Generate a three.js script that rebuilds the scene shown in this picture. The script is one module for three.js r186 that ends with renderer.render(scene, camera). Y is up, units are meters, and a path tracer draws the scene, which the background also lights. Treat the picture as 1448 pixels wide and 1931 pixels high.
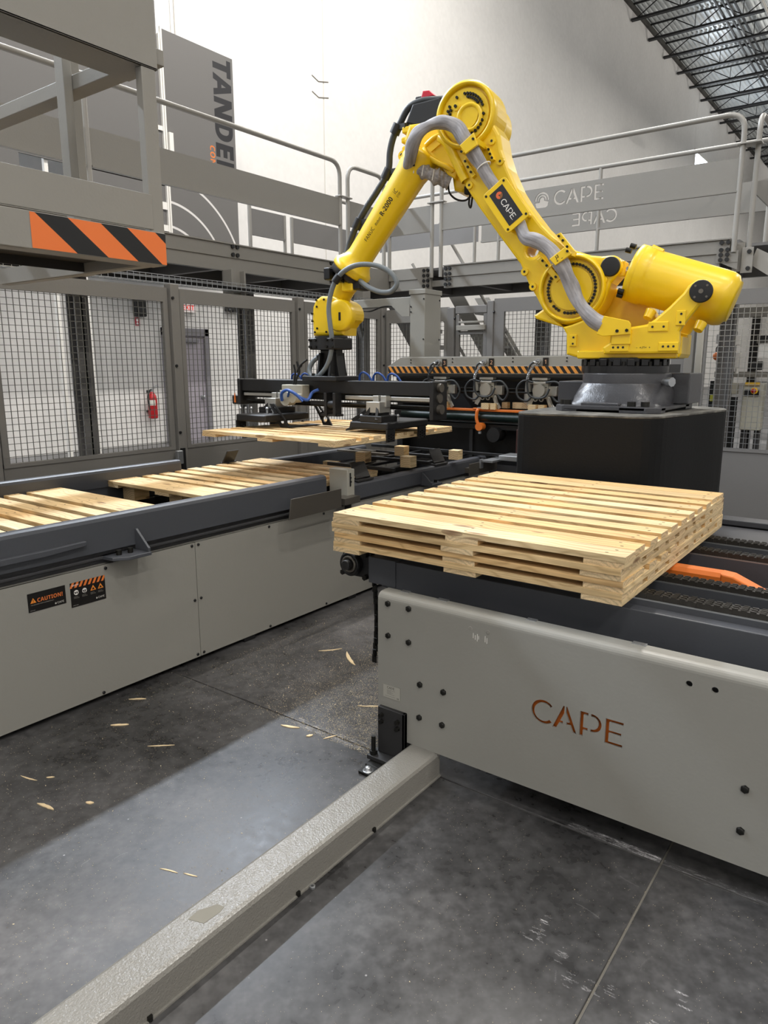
import * as THREE from 'three';
import { RoundedBoxGeometry } from 'three/addons/geometries/RoundedBoxGeometry.js';
import { mergeGeometries } from 'three/addons/utils/BufferGeometryUtils.js';
import { RectAreaLightUniformsLib } from 'three/addons/lights/RectAreaLightUniformsLib.js';

// ------------------------------------------------------------------ camera, light, exposure
const scene = new THREE.Scene();
scene.background = new THREE.Color(0x000000);
const RAD = Math.PI / 180;
const camera = new THREE.PerspectiveCamera(70.995, 1448 / 1931, 0.05, 200);
camera.position.set(0, 1.5, 0);
camera.rotation.order = 'YXZ';
camera.rotation.set(-11.6088 * RAD, 36.5365 * RAD, -0.0484 * RAD);
scene.add(camera);
const renderer = new THREE.WebGLRenderer({ antialias: true });
renderer.toneMapping = THREE.LinearToneMapping;
renderer.toneMappingExposure = 0.4;
renderer.shadowMap.enabled = true;
RectAreaLightUniformsLib.init();
// high bay lamps: [x, y, z, length along z, width, intensity, colour, tilt towards the aisle]
const COOL = 0xe6f1ff, NEUTRAL = 0xfffaf3;
const LAMPS = [];
for (const z of [-10.3, -6.6, -2.9, 0.8, 4.5]) LAMPS.push([-11.45, 10.3, z, 3.4, 0.3, 480, COOL, 74]);
for (const z of [-3.5, -7.5, -11.5, -15.5]) LAMPS.push([-5, 14.6, z, 3.6, 0.3, 450, NEUTRAL, -24]);
for (const z of [11, 4, -3]) for (const x of [3.5, 11]) LAMPS.push([x, 14.6, z, 1.5, 0.6, x < 5 ? 290 : 480, NEUTRAL, 0]);
for (const z of [-24, -42, -60]) LAMPS.push([6, 14.6, z, 1.5, 0.6, 900, NEUTRAL, 0]);
for (const z of [-30, -38, -46, -55]) LAMPS.push([-3.9, 12.8, z, 1.5, 0.6, 260, NEUTRAL, 0, 300]);   // these also throw light up to the deck
// ------------------------------------------------------------------ helpers
let seed = 20241;
const rnd = () => { seed = (seed + 0x6D2B79F5) | 0; let t = Math.imul(seed ^ (seed >>> 15), 1 | seed); t = (t + Math.imul(t ^ (t >>> 7), 61 | t)) ^ t; return ((t ^ (t >>> 14)) >>> 0) / 4294967296; };
const rr = (a, b) => a + (b - a) * rnd();
const V = (x, y, z) => new THREE.Vector3(x, y, z);
const names = new Map();
function numbered(n) { const k = names.get(n) || 0; names.set(n, k + 1); return k ? n + '_' + String(k).padStart(3, '0') : n; }
function tag(o, label, category, group) { Object.assign(o.userData, { label, category }); if (group) o.userData.group = group; return o; }
function thing(name, label, category, pos = [0, 0, 0], turn = 0, group) {
  const o = new THREE.Group(); o.name = numbered(name); o.position.set(...pos); o.rotation.y = turn;
  if (!turn) o.org = pos;
  tag(o, label, category, group); scene.add(o); return o;
}
function struct(name) { const o = new THREE.Group(); o.name = name; o.userData.kind = 'structure'; o.org = [0, 0, 0]; scene.add(o); return o; }
function copyOf(src, name, label, pos, turn, group) {
  const c = src.clone(); c.name = numbered(name); c.position.set(...pos); c.rotation.y = turn || 0; c.userData = { ...src.userData, label };
  if (group) c.userData.group = group; scene.add(c); return c;
}
// geometry spanning x0..x1, y0..y1, z0..z1
function box(x0, x1, y0, y1, z0, z1, r = 0) {
  const w = Math.abs(x1 - x0), h = Math.abs(y1 - y0), d = Math.abs(z1 - z0);
  const g = r ? new RoundedBoxGeometry(w, h, d, 2, Math.min(r, w * .49, h * .49, d * .49)) : new THREE.BoxGeometry(w, h, d);
  return g.translate((x0 + x1) / 2, (y0 + y1) / 2, (z0 + z1) / 2);
}
function shapeOf(pts, holes = []) {
  const s = new THREE.Shape(pts.map(p => new THREE.Vector2(p[0], p[1])));
  for (const h of holes) s.holes.push(new THREE.Path(h.map(p => new THREE.Vector2(p[0], p[1]))));
  return s;
}
// polygon in x, y pulled from z0 to z1 with a bevelled edge
function ext(pts, z0, z1, bevel = 0, holes = [], seg = 2) {
  const g = new THREE.ExtrudeGeometry(shapeOf(pts, holes), { depth: z1 - z0 - 2 * bevel, bevelEnabled: bevel > 0, bevelThickness: bevel, bevelSize: bevel, bevelOffset: -bevel, bevelSegments: seg, curveSegments: 8 });
  return g.translate(0, 0, z0 + bevel);
}
const extX = (pts, x0, x1, bevel = 0, holes = []) => ext(pts.map(p => [-p[0], p[1]]), x0, x1, bevel, holes.map(h => h.map(p => [-p[0], p[1]]))).rotateY(Math.PI / 2);   // points are [z, y]
const extY = (pts, y0, y1, bevel = 0, holes = []) => ext(pts.map(p => [p[0], -p[1]]), y0, y1, bevel, holes.map(h => h.map(p => [p[0], -p[1]]))).rotateX(-Math.PI / 2);   // points are [x, z]
function cyl(p, q, r, seg = 20, r2 = r) {
  const a = V(...p), b = V(...q), d = b.clone().sub(a), g = new THREE.CylinderGeometry(r2, r, d.length(), seg);
  g.applyQuaternion(new THREE.Quaternion().setFromUnitVectors(V(0, 1, 0), d.normalize()));
  return g.translate((a.x + b.x) / 2, (a.y + b.y) / 2, (a.z + b.z) / 2);
}
// a lathe profile [[radius, distance]...] turned about the line from p towards q
function turned(p, q, prof, seg = 40) {
  const a = V(...p), d = V(...q).sub(a).normalize();
  return new THREE.LatheGeometry(prof.map(k => new THREE.Vector2(k[0], k[1])), seg).applyQuaternion(new THREE.Quaternion().setFromUnitVectors(V(0, 1, 0), d)).translate(...p);
}
function bar(p, q, w, h = w) {          // square bar between two points
  const a = V(...p), b = V(...q), d = b.clone().sub(a), L = d.length(), g = new THREE.BoxGeometry(w, h, L);
  const up = Math.abs(d.y) > .97 * L ? V(0, 0, 1) : V(0, 1, 0), m = new THREE.Matrix4().lookAt(b, a, up);
  return g.applyMatrix4(m).translate((a.x + b.x) / 2, (a.y + b.y) / 2, (a.z + b.z) / 2);
}
function tube(pts, r, seg = 60, rad = 10) { return new THREE.TubeGeometry(new THREE.CatmullRomCurve3(pts.map(p => V(...p)), false, 'centripetal'), seg, r, rad, false); }
function bentPath(pts, R, n = 6) {      // straight runs joined by rounded corners
  const out = [V(...pts[0])];
  for (let i = 1; i < pts.length - 1; i++) {
    const p = V(...pts[i]), a = V(...pts[i - 1]).sub(p), b = V(...pts[i + 1]).sub(p);
    const r = Math.min(R, a.length() * .45, b.length() * .45), A = p.clone().add(a.normalize().multiplyScalar(r)), B = p.clone().add(b.normalize().multiplyScalar(r));
    for (let k = 0; k <= n; k++) { const t = k / n; out.push(A.clone().multiplyScalar((1 - t) * (1 - t)).add(p.clone().multiplyScalar(2 * t * (1 - t))).add(B.clone().multiplyScalar(t * t))); }
  }
  out.push(V(...pts[pts.length - 1])); return out;
}
function pipe(pts, r, R = .12, rad = 10) {
  const P = bentPath(pts, R), cp = new THREE.CurvePath();
  for (let i = 0; i < P.length - 1; i++) cp.add(new THREE.LineCurve3(P[i], P[i + 1]));
  // sweep rings by hand so that long straight runs stay straight
  const pos = [], idx = [], uv = []; let up = V(0, 1, 0), len = 0;
  for (let i = 0; i < P.length; i++) {
    const t = (i === 0 ? P[1].clone().sub(P[0]) : i === P.length - 1 ? P[i].clone().sub(P[i - 1]) : P[i + 1].clone().sub(P[i]).normalize().add(P[i].clone().sub(P[i - 1]).normalize())).normalize();
    if (Math.abs(up.dot(t)) > .95) up = Math.abs(t.x) < .9 ? V(1, 0, 0) : V(0, 0, 1);
    const n = up.clone().sub(t.clone().multiplyScalar(up.dot(t))).normalize(), b = t.clone().cross(n); up = n;
    if (i) len += P[i].distanceTo(P[i - 1]);
    for (let k = 0; k <= rad; k++) { const a = k / rad * 2 * Math.PI, v = P[i].clone().add(n.clone().multiplyScalar(Math.cos(a) * r)).add(b.clone().multiplyScalar(Math.sin(a) * r)); pos.push(v.x, v.y, v.z); uv.push(len, k / rad); }
  }
  for (let i = 0; i < P.length - 1; i++) for (let k = 0; k < rad; k++) { const a = i * (rad + 1) + k, b = a + rad + 1; idx.push(a, a + 1, b, b, a + 1, b + 1); }
  const g = new THREE.BufferGeometry(); g.setAttribute('position', new THREE.Float32BufferAttribute(pos, 3)); g.setAttribute('uv', new THREE.Float32BufferAttribute(uv, 2)); g.setIndex(idx); g.computeVertexNormals();
  return g;
}
function merge(gs) {
  return mergeGeometries(gs.flat(9).map(g => { const n = g.index ? g.toNonIndexed() : g.clone(); for (const k of Object.keys(n.attributes)) if (!['position', 'normal', 'uv'].includes(k)) n.deleteAttribute(k); if (!n.attributes.uv) n.setAttribute('uv', new THREE.Float32BufferAttribute(new Float32Array(n.attributes.position.count * 2), 2)); n.clearGroups(); return n; }));
}
function boxUV(g, tile) {               // uv in metres from the way each face looks
  const p = g.attributes.position, n = g.attributes.normal, u = g.attributes.uv;
  for (let i = 0; i < p.count; i++) {
    const ax = Math.abs(n.getX(i)), ay = Math.abs(n.getY(i)), az = Math.abs(n.getZ(i)), x = p.getX(i), y = p.getY(i), z = p.getZ(i);
    if (ay >= ax && ay >= az) u.setXY(i, x / tile, z / tile); else if (ax >= az) u.setXY(i, z / tile, y / tile); else u.setXY(i, x / tile, y / tile);
  }
  return g;
}
const ONE_EACH = new Set('bracket ring_bolt hub_bolt anchor_bolt bolt_hole guard_bolt wrist_bolt clamp_bolt plate_screw standoff cover_bolt flange_bolt cap_screw joint_bolt panel_bolt panel_screw plug leg_bolt base_bolt bracket_bolt bearing_bolt hood_screw column_screw post_bolt head_port rail_clip end_plate guide_rail cross_member cross_joist stub_post handrail tread cross_plate valve coupling carrying_chain banner_post tie_bracket roof_bridging sprinkler_pipe rail_post cable_tie patch_mark conduit motor_mount lifting_boss hub_rim hub_face hose_run air_hose cable cross_beam joint_filler joint_sealant lamp_head wire_loop machine_bolt clamp_screw spindle bearing jig_rod jig_bar wire_clip pivot_arm arm_rib hose_clamp gusset_plate out_feed_bracket lower_frame slide_rail floor_slab'.split(' '));
// one mesh per part; where the list holds several alike pieces, one mesh per piece
function part(parent, name, geos, mat, label, kind) {
  const list = [geos].flat(9);
  if (ONE_EACH.has(name) && list.length > 1) { const ms = list.map(q => part(parent, name, q, mat, label, kind)); return ms[0]; }
  const g = merge(list);
  if (mat.userData.tile) boxUV(g, mat.userData.tile);
  let base = parent, off = [0, 0, 0];
  while (base) { if (base.org) off = [off[0] + base.org[0], off[1] + base.org[1], off[2] + base.org[2]]; base = base.parent; }
  g.translate(-off[0], -off[1], -off[2]);
  const m = new THREE.Mesh(g, mat); m.name = name; m.castShadow = m.receiveShadow = true;
  if (label) m.userData.label = label; if (kind) m.userData.kind = kind;
  parent.add(m); return m;
}
// a flat print: the quad a (top left), b (top right), c (bottom right), d (bottom left)
function quad(a, b, c, d) {
  const g = new THREE.BufferGeometry();
  g.setAttribute('position', new THREE.Float32BufferAttribute([...d, ...c, ...b, ...d, ...b, ...a], 3));
  g.setAttribute('uv', new THREE.Float32BufferAttribute([0, 0, 1, 0, 1, 1, 0, 0, 1, 1, 0, 1], 2)); g.computeVertexNormals(); return g;
}
// ------------------------------------------------------------------ textures
function lattice(n, s) { const a = new Float32Array(n * n); let k = s | 0; for (let i = 0; i < a.length; i++) { k = (Math.imul(k ^ (k >>> 15), 0x2c1b3c6d) + 0x9E3779B9 + i) | 0; let t = Math.imul(k ^ (k >>> 12), 0x297a2d39); a[i] = ((t ^ (t >>> 15)) >>> 0) / 4294967296; } return a; }
function noise(N, fx, fy, s) {          // tileable value noise, N x N, fx by fy cells
  const M = Math.max(fx, fy), L = lattice(M, s), out = new Float32Array(N * N), sm = t => t * t * (3 - 2 * t);
  for (let y = 0; y < N; y++) { const gy = y / N * fy, y0 = Math.floor(gy), ty = sm(gy - y0), ya = (y0 % fy) * M, yb = ((y0 + 1) % fy) * M;
    for (let x = 0; x < N; x++) { const gx = x / N * fx, x0 = Math.floor(gx), tx = sm(gx - x0), xa = x0 % fx, xb = (x0 + 1) % fx;
      const a = L[ya + xa] + (L[ya + xb] - L[ya + xa]) * tx, b = L[yb + xa] + (L[yb + xb] - L[yb + xa]) * tx; out[y * N + x] = a + (b - a) * ty; } }
  return out;
}
function fbm(N, f, oct, s, gain = .5) { const o = new Float32Array(N * N); let amp = 1, tot = 0; for (let k = 0; k < oct; k++) { const n = noise(N, f << k, f << k, s + k * 17); for (let i = 0; i < o.length; i++) o[i] += n[i] * amp; tot += amp; amp *= gain; } for (let i = 0; i < o.length; i++) o[i] /= tot; return o; }
function dataTex(N, fn, srgb) {
  const d = new Uint8Array(N * N * 4); for (let i = 0; i < N * N; i++) { const c = fn(i, i % N, (i / N) | 0); d[i * 4] = c[0]; d[i * 4 + 1] = c[1]; d[i * 4 + 2] = c[2]; d[i * 4 + 3] = 255; }
  const t = new THREE.DataTexture(d, N, N, THREE.RGBAFormat); t.wrapS = t.wrapT = THREE.RepeatWrapping; t.magFilter = THREE.LinearFilter; t.minFilter = THREE.LinearMipmapLinearFilter; t.generateMipmaps = true;
  if (srgb) t.colorSpace = THREE.SRGBColorSpace; t.needsUpdate = true; return t;
}
function canvasTex(w, h, draw) {
  const c = document.createElement('canvas'); c.width = w; c.height = h; const x = c.getContext('2d'); draw(x, w, h);
  const t = new THREE.CanvasTexture(c); t.colorSpace = THREE.SRGBColorSpace; t.anisotropy = 8; return t;
}
const clamp = v => v < 0 ? 0 : v > 255 ? 255 : v;
// ------------------------------------------------------------------ materials
const std = (color, rough, metal = 0, extra = {}) => new THREE.MeshStandardMaterial({ color, roughness: rough, metalness: metal, ...extra });
const orangePeel = (() => { const n = fbm(512, 64, 2, 5); return dataTex(512, i => { const v = n[i] * 255; return [v, v, v]; }); })();
const hammered = (() => { const a = noise(512, 48, 48, 77), b = noise(512, 110, 110, 78); return dataTex(512, i => { const v = clamp((a[i] * .6 + b[i] * .4) * 300 - 25); return [v, v, v]; }); })();
const M = {};
M.grey = std(0x928f88, .42, 0, { bumpMap: orangePeel, bumpScale: .00025 }); M.grey.userData.tile = .5;
M.greyDark = std(0x747270, .45, 0, { bumpMap: orangePeel, bumpScale: .00025 }); M.greyDark.userData.tile = .5;
M.panel = std(0x929089, .38, 0, { bumpMap: orangePeel, bumpScale: .0002 }); M.panel.userData.tile = .5;
M.beamGrey = std(0x85827b, .24, 0, { bumpMap: hammered, bumpScale: .0011 }); M.beamGrey.userData.tile = .2;
M.rail = std(0x928f89, .35);
M.charcoal = std(0x4a4c51, .36, 0, { bumpMap: orangePeel, bumpScale: .0002 }); M.charcoal.userData.tile = .5;
M.darkSteel = std(0x2b2a2a, .5);
M.black = std(0x161617, .45);
M.blackGloss = std(0x101012, .25);
M.pedestal = new THREE.MeshPhysicalMaterial({ color: 0x0b0b0b, roughness: .6, specularIntensity: .5, bumpMap: orangePeel, bumpScale: .0003 }); M.pedestal.userData.tile = .4;
M.dusty = (() => { const n = fbm(512, 8, 5, 31, .62); const t = dataTex(512, i => { const v = 92 + (n[i] - .5) * 120; return [clamp(v), clamp(v * .98), clamp(v * .92)]; }, true); const m = std(0xffffff, .85, 0, { map: t }); m.userData.tile = .6; return m; })();
M.yellow = new THREE.MeshPhysicalMaterial({ color: 0xf0c90c, roughness: .38, clearcoat: .35, clearcoatRoughness: .25 });
M.robotBase = std(0x424245, .28, 0, { bumpMap: hammered, bumpScale: .0004 }); M.robotBase.userData.tile = .3;
M.orange = std(0xd8722a, .4);
M.chrome = std(0xd0d0d0, .15, 1);
M.alu = std(0xb9b7b0, .38, .75);
M.bolt = std(0x23221f, .4, .5);
M.zinc = std(0xb4b6b8, .35, .8);
M.white = std(0xe4e1db, .8);
M.wire = std(0x66655f, .5);
M.red = std(0xa5141c, .3);
M.redCap = std(0xc01f35, .35);
M.hoseGrey = std(0x6d7478, .5);
M.hoseBlack = std(0x2e3133, .55);
M.blue = std(0x28509c, .45);
M.fenceGrey = std(0x7c7974, .45, 0, { bumpMap: orangePeel, bumpScale: .00025 }); M.fenceGrey.userData.tile = .5;
M.walk = std(0x827f79, .42, 0, { bumpMap: orangePeel, bumpScale: .00025 }); M.walk.userData.tile = .5;
M.fabric = (() => { const a = noise(512, 10, 60, 3), b = fbm(512, 20, 4, 9); const t = dataTex(512, i => { const v = 150 + (a[i] - .5) * 36 + (b[i] - .5) * 44; return [clamp(v), clamp(v * .985), clamp(v)]; }, true); return std(0xffffff, .75, 0, { map: t, bumpMap: t, bumpScale: .004 }); })();
M.steel = std(0x6f6a62, .35, .6);
M.roller = std(0x0b1f1b, .4);
M.beige = std(0xa9a596, .5);
M.rubber = std(0x151515, .8);
// pine: growth lines along u, about one metre per tile
const pine = (k, warm) => {
  const N = 1024, warp = fbm(N, 3, 4, 100 + k), fine = noise(N, 6, 340, 200 + k), fine2 = noise(N, 16, 500, 260 + k), tone = fbm(N, 4, 3, 300 + k), r = lattice(16, 900 + k);
  const knots = []; for (let i = 0; i < 9; i++) knots.push([r[i * 4] * N, r[i * 4 + 1] * N, 5 + r[i * 4 + 2] * 8]);
  return dataTex(N, (i, x, y) => {
    let bend = 0, kn = 0;
    for (const q of knots) { const dx = (x - q[0]) / 3.2, dy = y - q[1], d = Math.hypot(dx, dy) / q[2]; if (d < 6) { bend += Math.exp(-d * d * .25) * Math.sign(dy || 1) * .22; if (d < 1) kn = Math.max(kn, 1 - d * .6); } }
    const g = Math.sin((y / N * 34 + warp[i] * 7 + bend) * 6.283) * .5 + .5, ring = Math.pow(g, 3);
    const v = 1 - ring * .10 - (fine[i] - .5) * .16 - (fine2[i] - .5) * .08 + (tone[i] - .5) * .22;
    return [clamp(219 * v - kn * 88), clamp((194 - warm * 3) * v - kn * 92 - ring * 4), clamp((150 - warm * 5) * v - kn * 76 - ring * 8)];
  }, true);
};
const endGrain = (() => { const N = 512, f = fbm(N, 8, 4, 55), f2 = noise(N, 160, 160, 57); return dataTex(N, (i, x, y) => { const d = Math.hypot(x - 256, (y + 130)) / 7 + f[i] * 2.2, g = Math.pow(Math.sin(d) * .5 + .5, 2), v = 1 - g * .13 - (f2[i] - .5) * .2; return [clamp(220 * v), clamp(193 * v), clamp(150 * v)]; }, true); })();
M.pine = [0, 1, 2].map(k => std([0xffffff, 0xfaf6ee, 0xf8efe0][k], .62, 0, { map: pine(k, k) }));
M.end = std(0xffffff, .8, 0, { map: endGrain });
// stencil letters, unit height: lists of outlines
const arc = (cx, cy, r, a0, a1, n = 14) => Array.from({ length: n + 1 }, (_, i) => { const a = (a0 + (a1 - a0) * i / n) * RAD; return [cx + r * Math.cos(a), cy + r * Math.sin(a)]; });
const LETTERS = {
  C: [[...arc(.5, .5, .5, 42, 318, 26), ...arc(.5, .5, .37, 318, 42, 26)]],
  A: [[[0, 0], [.15, 0], [.26, .25], [.42, .25], [.42, .37], [.31, .37], [.46, .72], [.46, 1], [.41, 1]], [[.98, 0], [.57, 1], [.52, 1], [.52, .72], [.67, .37], [.56, .37], [.56, .25], [.72, .25], [.83, 0]]],
  P: [[[0, 0], [.14, 0], [.14, .26], [.32, .26], [.32, .38], [.14, .38], [.14, .88], [.32, .88], [.32, 1], [0, 1]], [[.42, 1], [.42, .88], ...arc(.47, .63, .25, 88, -88, 12), [.42, .38], [.42, .26], ...arc(.47, .63, .37, -88, 88, 12)]],
  E: [[[0, 0], [.66, 0], [.66, .12], [.14, .12], [.14, .45], [.6, .45], [.6, .56], [.14, .56], [.14, .88], [.66, .88], [.66, 1], [0, 1]]],
};
const CAPEX = [['C', 0], ['A', .9], ['P', 1.98], ['E', 2.96]];
const LOGO = [[...arc(0, 0, .5, -8, 188, 20), ...arc(0, 0, .4, 188, -8, 20)], [...arc(0, 0, .33, -8, 188, 16), ...arc(0, 0, .24, 188, -8, 16)], [[-.5, -.15], [-.2, -.15], ...arc(0, 0, .17, 200, -20, 10), [.5, -.15], ...arc(.25, -.3, .2, 10, -90, 5), [-.25, -.5], ...arc(-.25, -.3, .2, -90, -180, 5)]];
const word = (x, y, h, mirror = 1) => CAPEX.flatMap(([c, o]) => LETTERS[c].map(l => l.map(p => [x + mirror * (o + p[0]) * h, y + p[1] * h])));
const logoAt = (x, y, h, mirror = 1) => LOGO.map(l => l.map(p => [x + mirror * p[0] * h, y + p[1] * h]));
function fillPolys(c, polys) { for (const l of polys) { c.beginPath(); l.forEach((p, i) => i ? c.lineTo(p[0], p[1]) : c.moveTo(p[0], p[1])); c.closePath(); c.fill(); } }
const capeCanvas = (c, x, y, h, col) => { c.fillStyle = col; fillPolys(c, word(x, 0, h).map(l => l.map(p => [p[0], y - p[1]]))); };
const logoCanvas = (c, x, y, h, col) => { c.fillStyle = col; fillPolys(c, logoAt(x, 0, h).map(l => l.map(p => [p[0], y - p[1]]))); };
function hazard(w, h, n, slope, a = '#d9913f', b = '#1d1b19') { return canvasTex(w, h, c => { c.fillStyle = b; c.fillRect(0, 0, w, h); c.fillStyle = a; const p = w / n; for (let i = -2; i < n + 2; i++) { c.beginPath(); c.moveTo(i * p, 0); c.lineTo(i * p + p / 2, 0); c.lineTo(i * p + p / 2 + slope * h, h); c.lineTo(i * p + slope * h, h); c.fill(); } }); }
const print = (tex, rough = .45, alpha) => std(0xffffff, rough, 0, alpha ? { map: tex, transparent: true, alphaTest: .35 } : { map: tex });
const XW = -11.8;
// ------------------------------------------------------------------ lamps
const lampSeen = { a: 0, b: 0, c: 0 };
for (const [x, y, z, len, wid, I, col, tilt, up] of LAMPS) {
  const far = z < -18, row = tilt > 0 ? 'lamps along the white wall' : far ? 'far high bay lamps' : tilt ? 'lamps that wash the white wall' : 'high bay lamps over the cell';
  const o = thing('high_bay_lamp', tilt > 0 ? 'cool white linear lamp tilted towards the aisle, in the row along the tall white wall' : far ? 'high bay lamp hung under the roof joists far down the hall' : tilt ? 'long lamp hung over the walkway and tilted towards the white wall' : 'high bay lamp hung under the roof above the robot cell', 'lamp', [x, y, z], 0, row);
  const q = g => g.rotateZ(tilt * RAD).translate(x, y, z);
  part(o, 'housing', q(box(-wid / 2 - .03, wid / 2 + .03, .03, .12, -len / 2 - .03, len / 2 + .03, .02)), M.grey);
  part(o, 'hanger', tilt > 0 ? bar([x - .05, y + .05, z], [XW, y + .2, z], .04) : cyl([x, y + .12, z], [x, 15.7, z], .012, 6), M.grey);
  part(o, 'diffuser', q(box(-wid / 2, wid / 2, 0, .03, -len / 2, len / 2)), new THREE.MeshStandardMaterial({ color: 0xffffff, emissive: col, emissiveIntensity: 6 }));
  const L = new THREE.RectAreaLight(col, I, wid, len), t = tilt * RAD; L.position.set(x + Math.sin(t) * .02, y - Math.cos(t) * .02, z); L.quaternion.setFromRotationMatrix(new THREE.Matrix4().makeBasis(V(-Math.cos(t), -Math.sin(t), 0), V(0, 0, 1), V(-Math.sin(t), Math.cos(t), 0))); scene.add(L);
  if (up) { part(o, 'top_diffuser', box(x - wid / 2, x + wid / 2, y + .121, y + .125, z - len / 2, z + len / 2), new THREE.MeshStandardMaterial({ color: 0xffffff, emissive: col, emissiveIntensity: 3 })); const U = new THREE.RectAreaLight(col, up, wid, len); U.position.set(x, y + .14, z); U.rotation.set(Math.PI / 2, 0, 0); scene.add(U); }
}
// ------------------------------------------------------------------ floor: sealed concrete slabs with sawn joints
const concrete = (() => {
  const N = 2048, big = fbm(N, 3, 5, 11, .6), mid = fbm(N, 14, 5, 23, .6), fine = fbm(N, 180, 3, 41, .7), col = new Float32Array(N * N), px = N / 5;
  for (let i = 0; i < N * N; i++) col[i] = 74 + (big[i] - .5) * 95 + (mid[i] - .5) * 62 + (fine[i] - .5) * 34;
  const U = x => ((x % 5 + 5) % 5) * px, dab = (x, z, w, v) => { const cx = Math.round(U(x)), cy = Math.round(U(z)); for (let a = 0; a < w; a++) for (let b = 0; b < w; b++) { const k = ((cy + a) % N) * N + (cx + b) % N; col[k] += v; } };
  for (let k = 0; k < 1400; k++) dab(rr(0, 5), rr(0, 5), rnd() < .85 ? 1 : 2, rr(25, 95));        // specks of dust and grit
  for (let k = 0; k < 170; k++) { let x = rr(0, 5), z = rr(0, 5), a = rr(0, 6.28), n = rr(8, 40), v = rr(8, 34), c = rr(-.04, .04); for (let i = 0; i < n; i++) { dab(x, z, 1, v); x += Math.cos(a) * .0025; z += Math.sin(a) * .0025; a += c; } }   // scratches
  const smear = (x0, x1, z0, z1, n, v) => { for (let k = 0; k < n; k++) { const x = rr(x0, x1), z = rr(z0, z1), l = rr(2, 14); for (let i = 0; i < l; i++) dab(x + i * .0024, z + rr(-.001, .001), 1, rr(v * .4, v)); } };
  smear(-.78, -.49, -2.098, -2.062, 260, 48); smear(-.46, -.1, -2.1, -2.05, 60, 40); smear(-2.02, -1.58, -2.09, -2.03, 300, 48);   // whitish scuffs along the joint
  for (let k = 0; k < 16; k++) { const x = rr(-.75, -.3), z = rr(-1.7, -1.0); smear(x, x + .02, z, z + .05, 6, 70); }
  const t = dataTex(N, i => { const v = col[i]; return [clamp(v * 1.0), clamp(v * .985), clamp(v * .985)]; }, true);
  const r = dataTex(1024, (i, x, y) => { const k = (y * 2) * N + x * 2, v = 84 + (mid[k] - .5) * 40 + (big[k] - .5) * 30 + (fine[k] - .5) * 30; return [v, clamp(v), v]; });
  const b = dataTex(1024, (i, x, y) => { const k = (y * 2) * N + x * 2, v = clamp(128 + (mid[k] - .5) * 110 + (fine[k] - .5) * 90); return [v, v, v]; });
  const m = new THREE.MeshPhysicalMaterial({ color: 0xffffff, roughness: 1, specularIntensity: .55, map: t, roughnessMap: r, bumpMap: b, bumpScale: .0003 }); m.userData.tile = 5; return m;
})();
const floor = struct('floor');
const JX = -.473, JZ = -2.062, g2 = .0035;
for (const [x0, x1, z0, z1] of [[-12, JX - g2, JZ + g2, 14], [JX + g2, 18, JZ + g2, 14], [-12, JX - g2, -30, JZ - g2], [JX + g2, 18, -30, JZ - g2], [-12, 18, -72, -30.01]]) part(floor, 'floor_slab', extY([[x0, z0], [x1, z0], [x1, z1], [x0, z1]], -.15, 0, .0025), concrete);
part(floor, 'joint_filler', [box(JX - .006, JX + .006, -.15, -.006, -30, 14), box(-12, 18, -.15, -.006, JZ - .006, JZ + .006)], std(0x77736b, .9));
// ------------------------------------------------------------------ walls and roof
const HW = 16.9;
const wallMat = (() => { const a = fbm(512, 4, 4, 71), b = fbm(512, 60, 3, 72); const t = dataTex(512, i => { const v = 222 + (a[i] - .5) * 12 + (b[i] - .5) * 8; return [clamp(v * 1.005), clamp(v * .995), clamp(v * .98)]; }, true); const m = std(0xffffff, .75, 0, { map: t }); m.userData.tile = 6; return m; })();
const wallL = struct('wall_left');
for (const [z0, z1] of [[-71.9, -44.93], [-44.9, -13.65], [-13.61, -2.5], [-2.47, 14]]) part(wallL, 'wall_panel', extX([[z0, 0], [z1, 0], [z1, HW], [z0, HW]], XW - .25, XW, .012), wallMat);
part(wallL, 'joint_sealant', [-44.915, -13.63, -2.485].map(z => box(XW - .24, XW - .008, 0, HW, z - .02, z + .02)), std(0xcac6bf, .8));
part(wallL, 'conduit', [cyl([XW + .03, 6.9, -9.42], [XW + .03, HW - .3, -9.42], .025, 8), cyl([XW + .03, 6.9, -9.5], [XW + .03, HW - .3, -9.5], .018, 8)], M.white);
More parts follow.
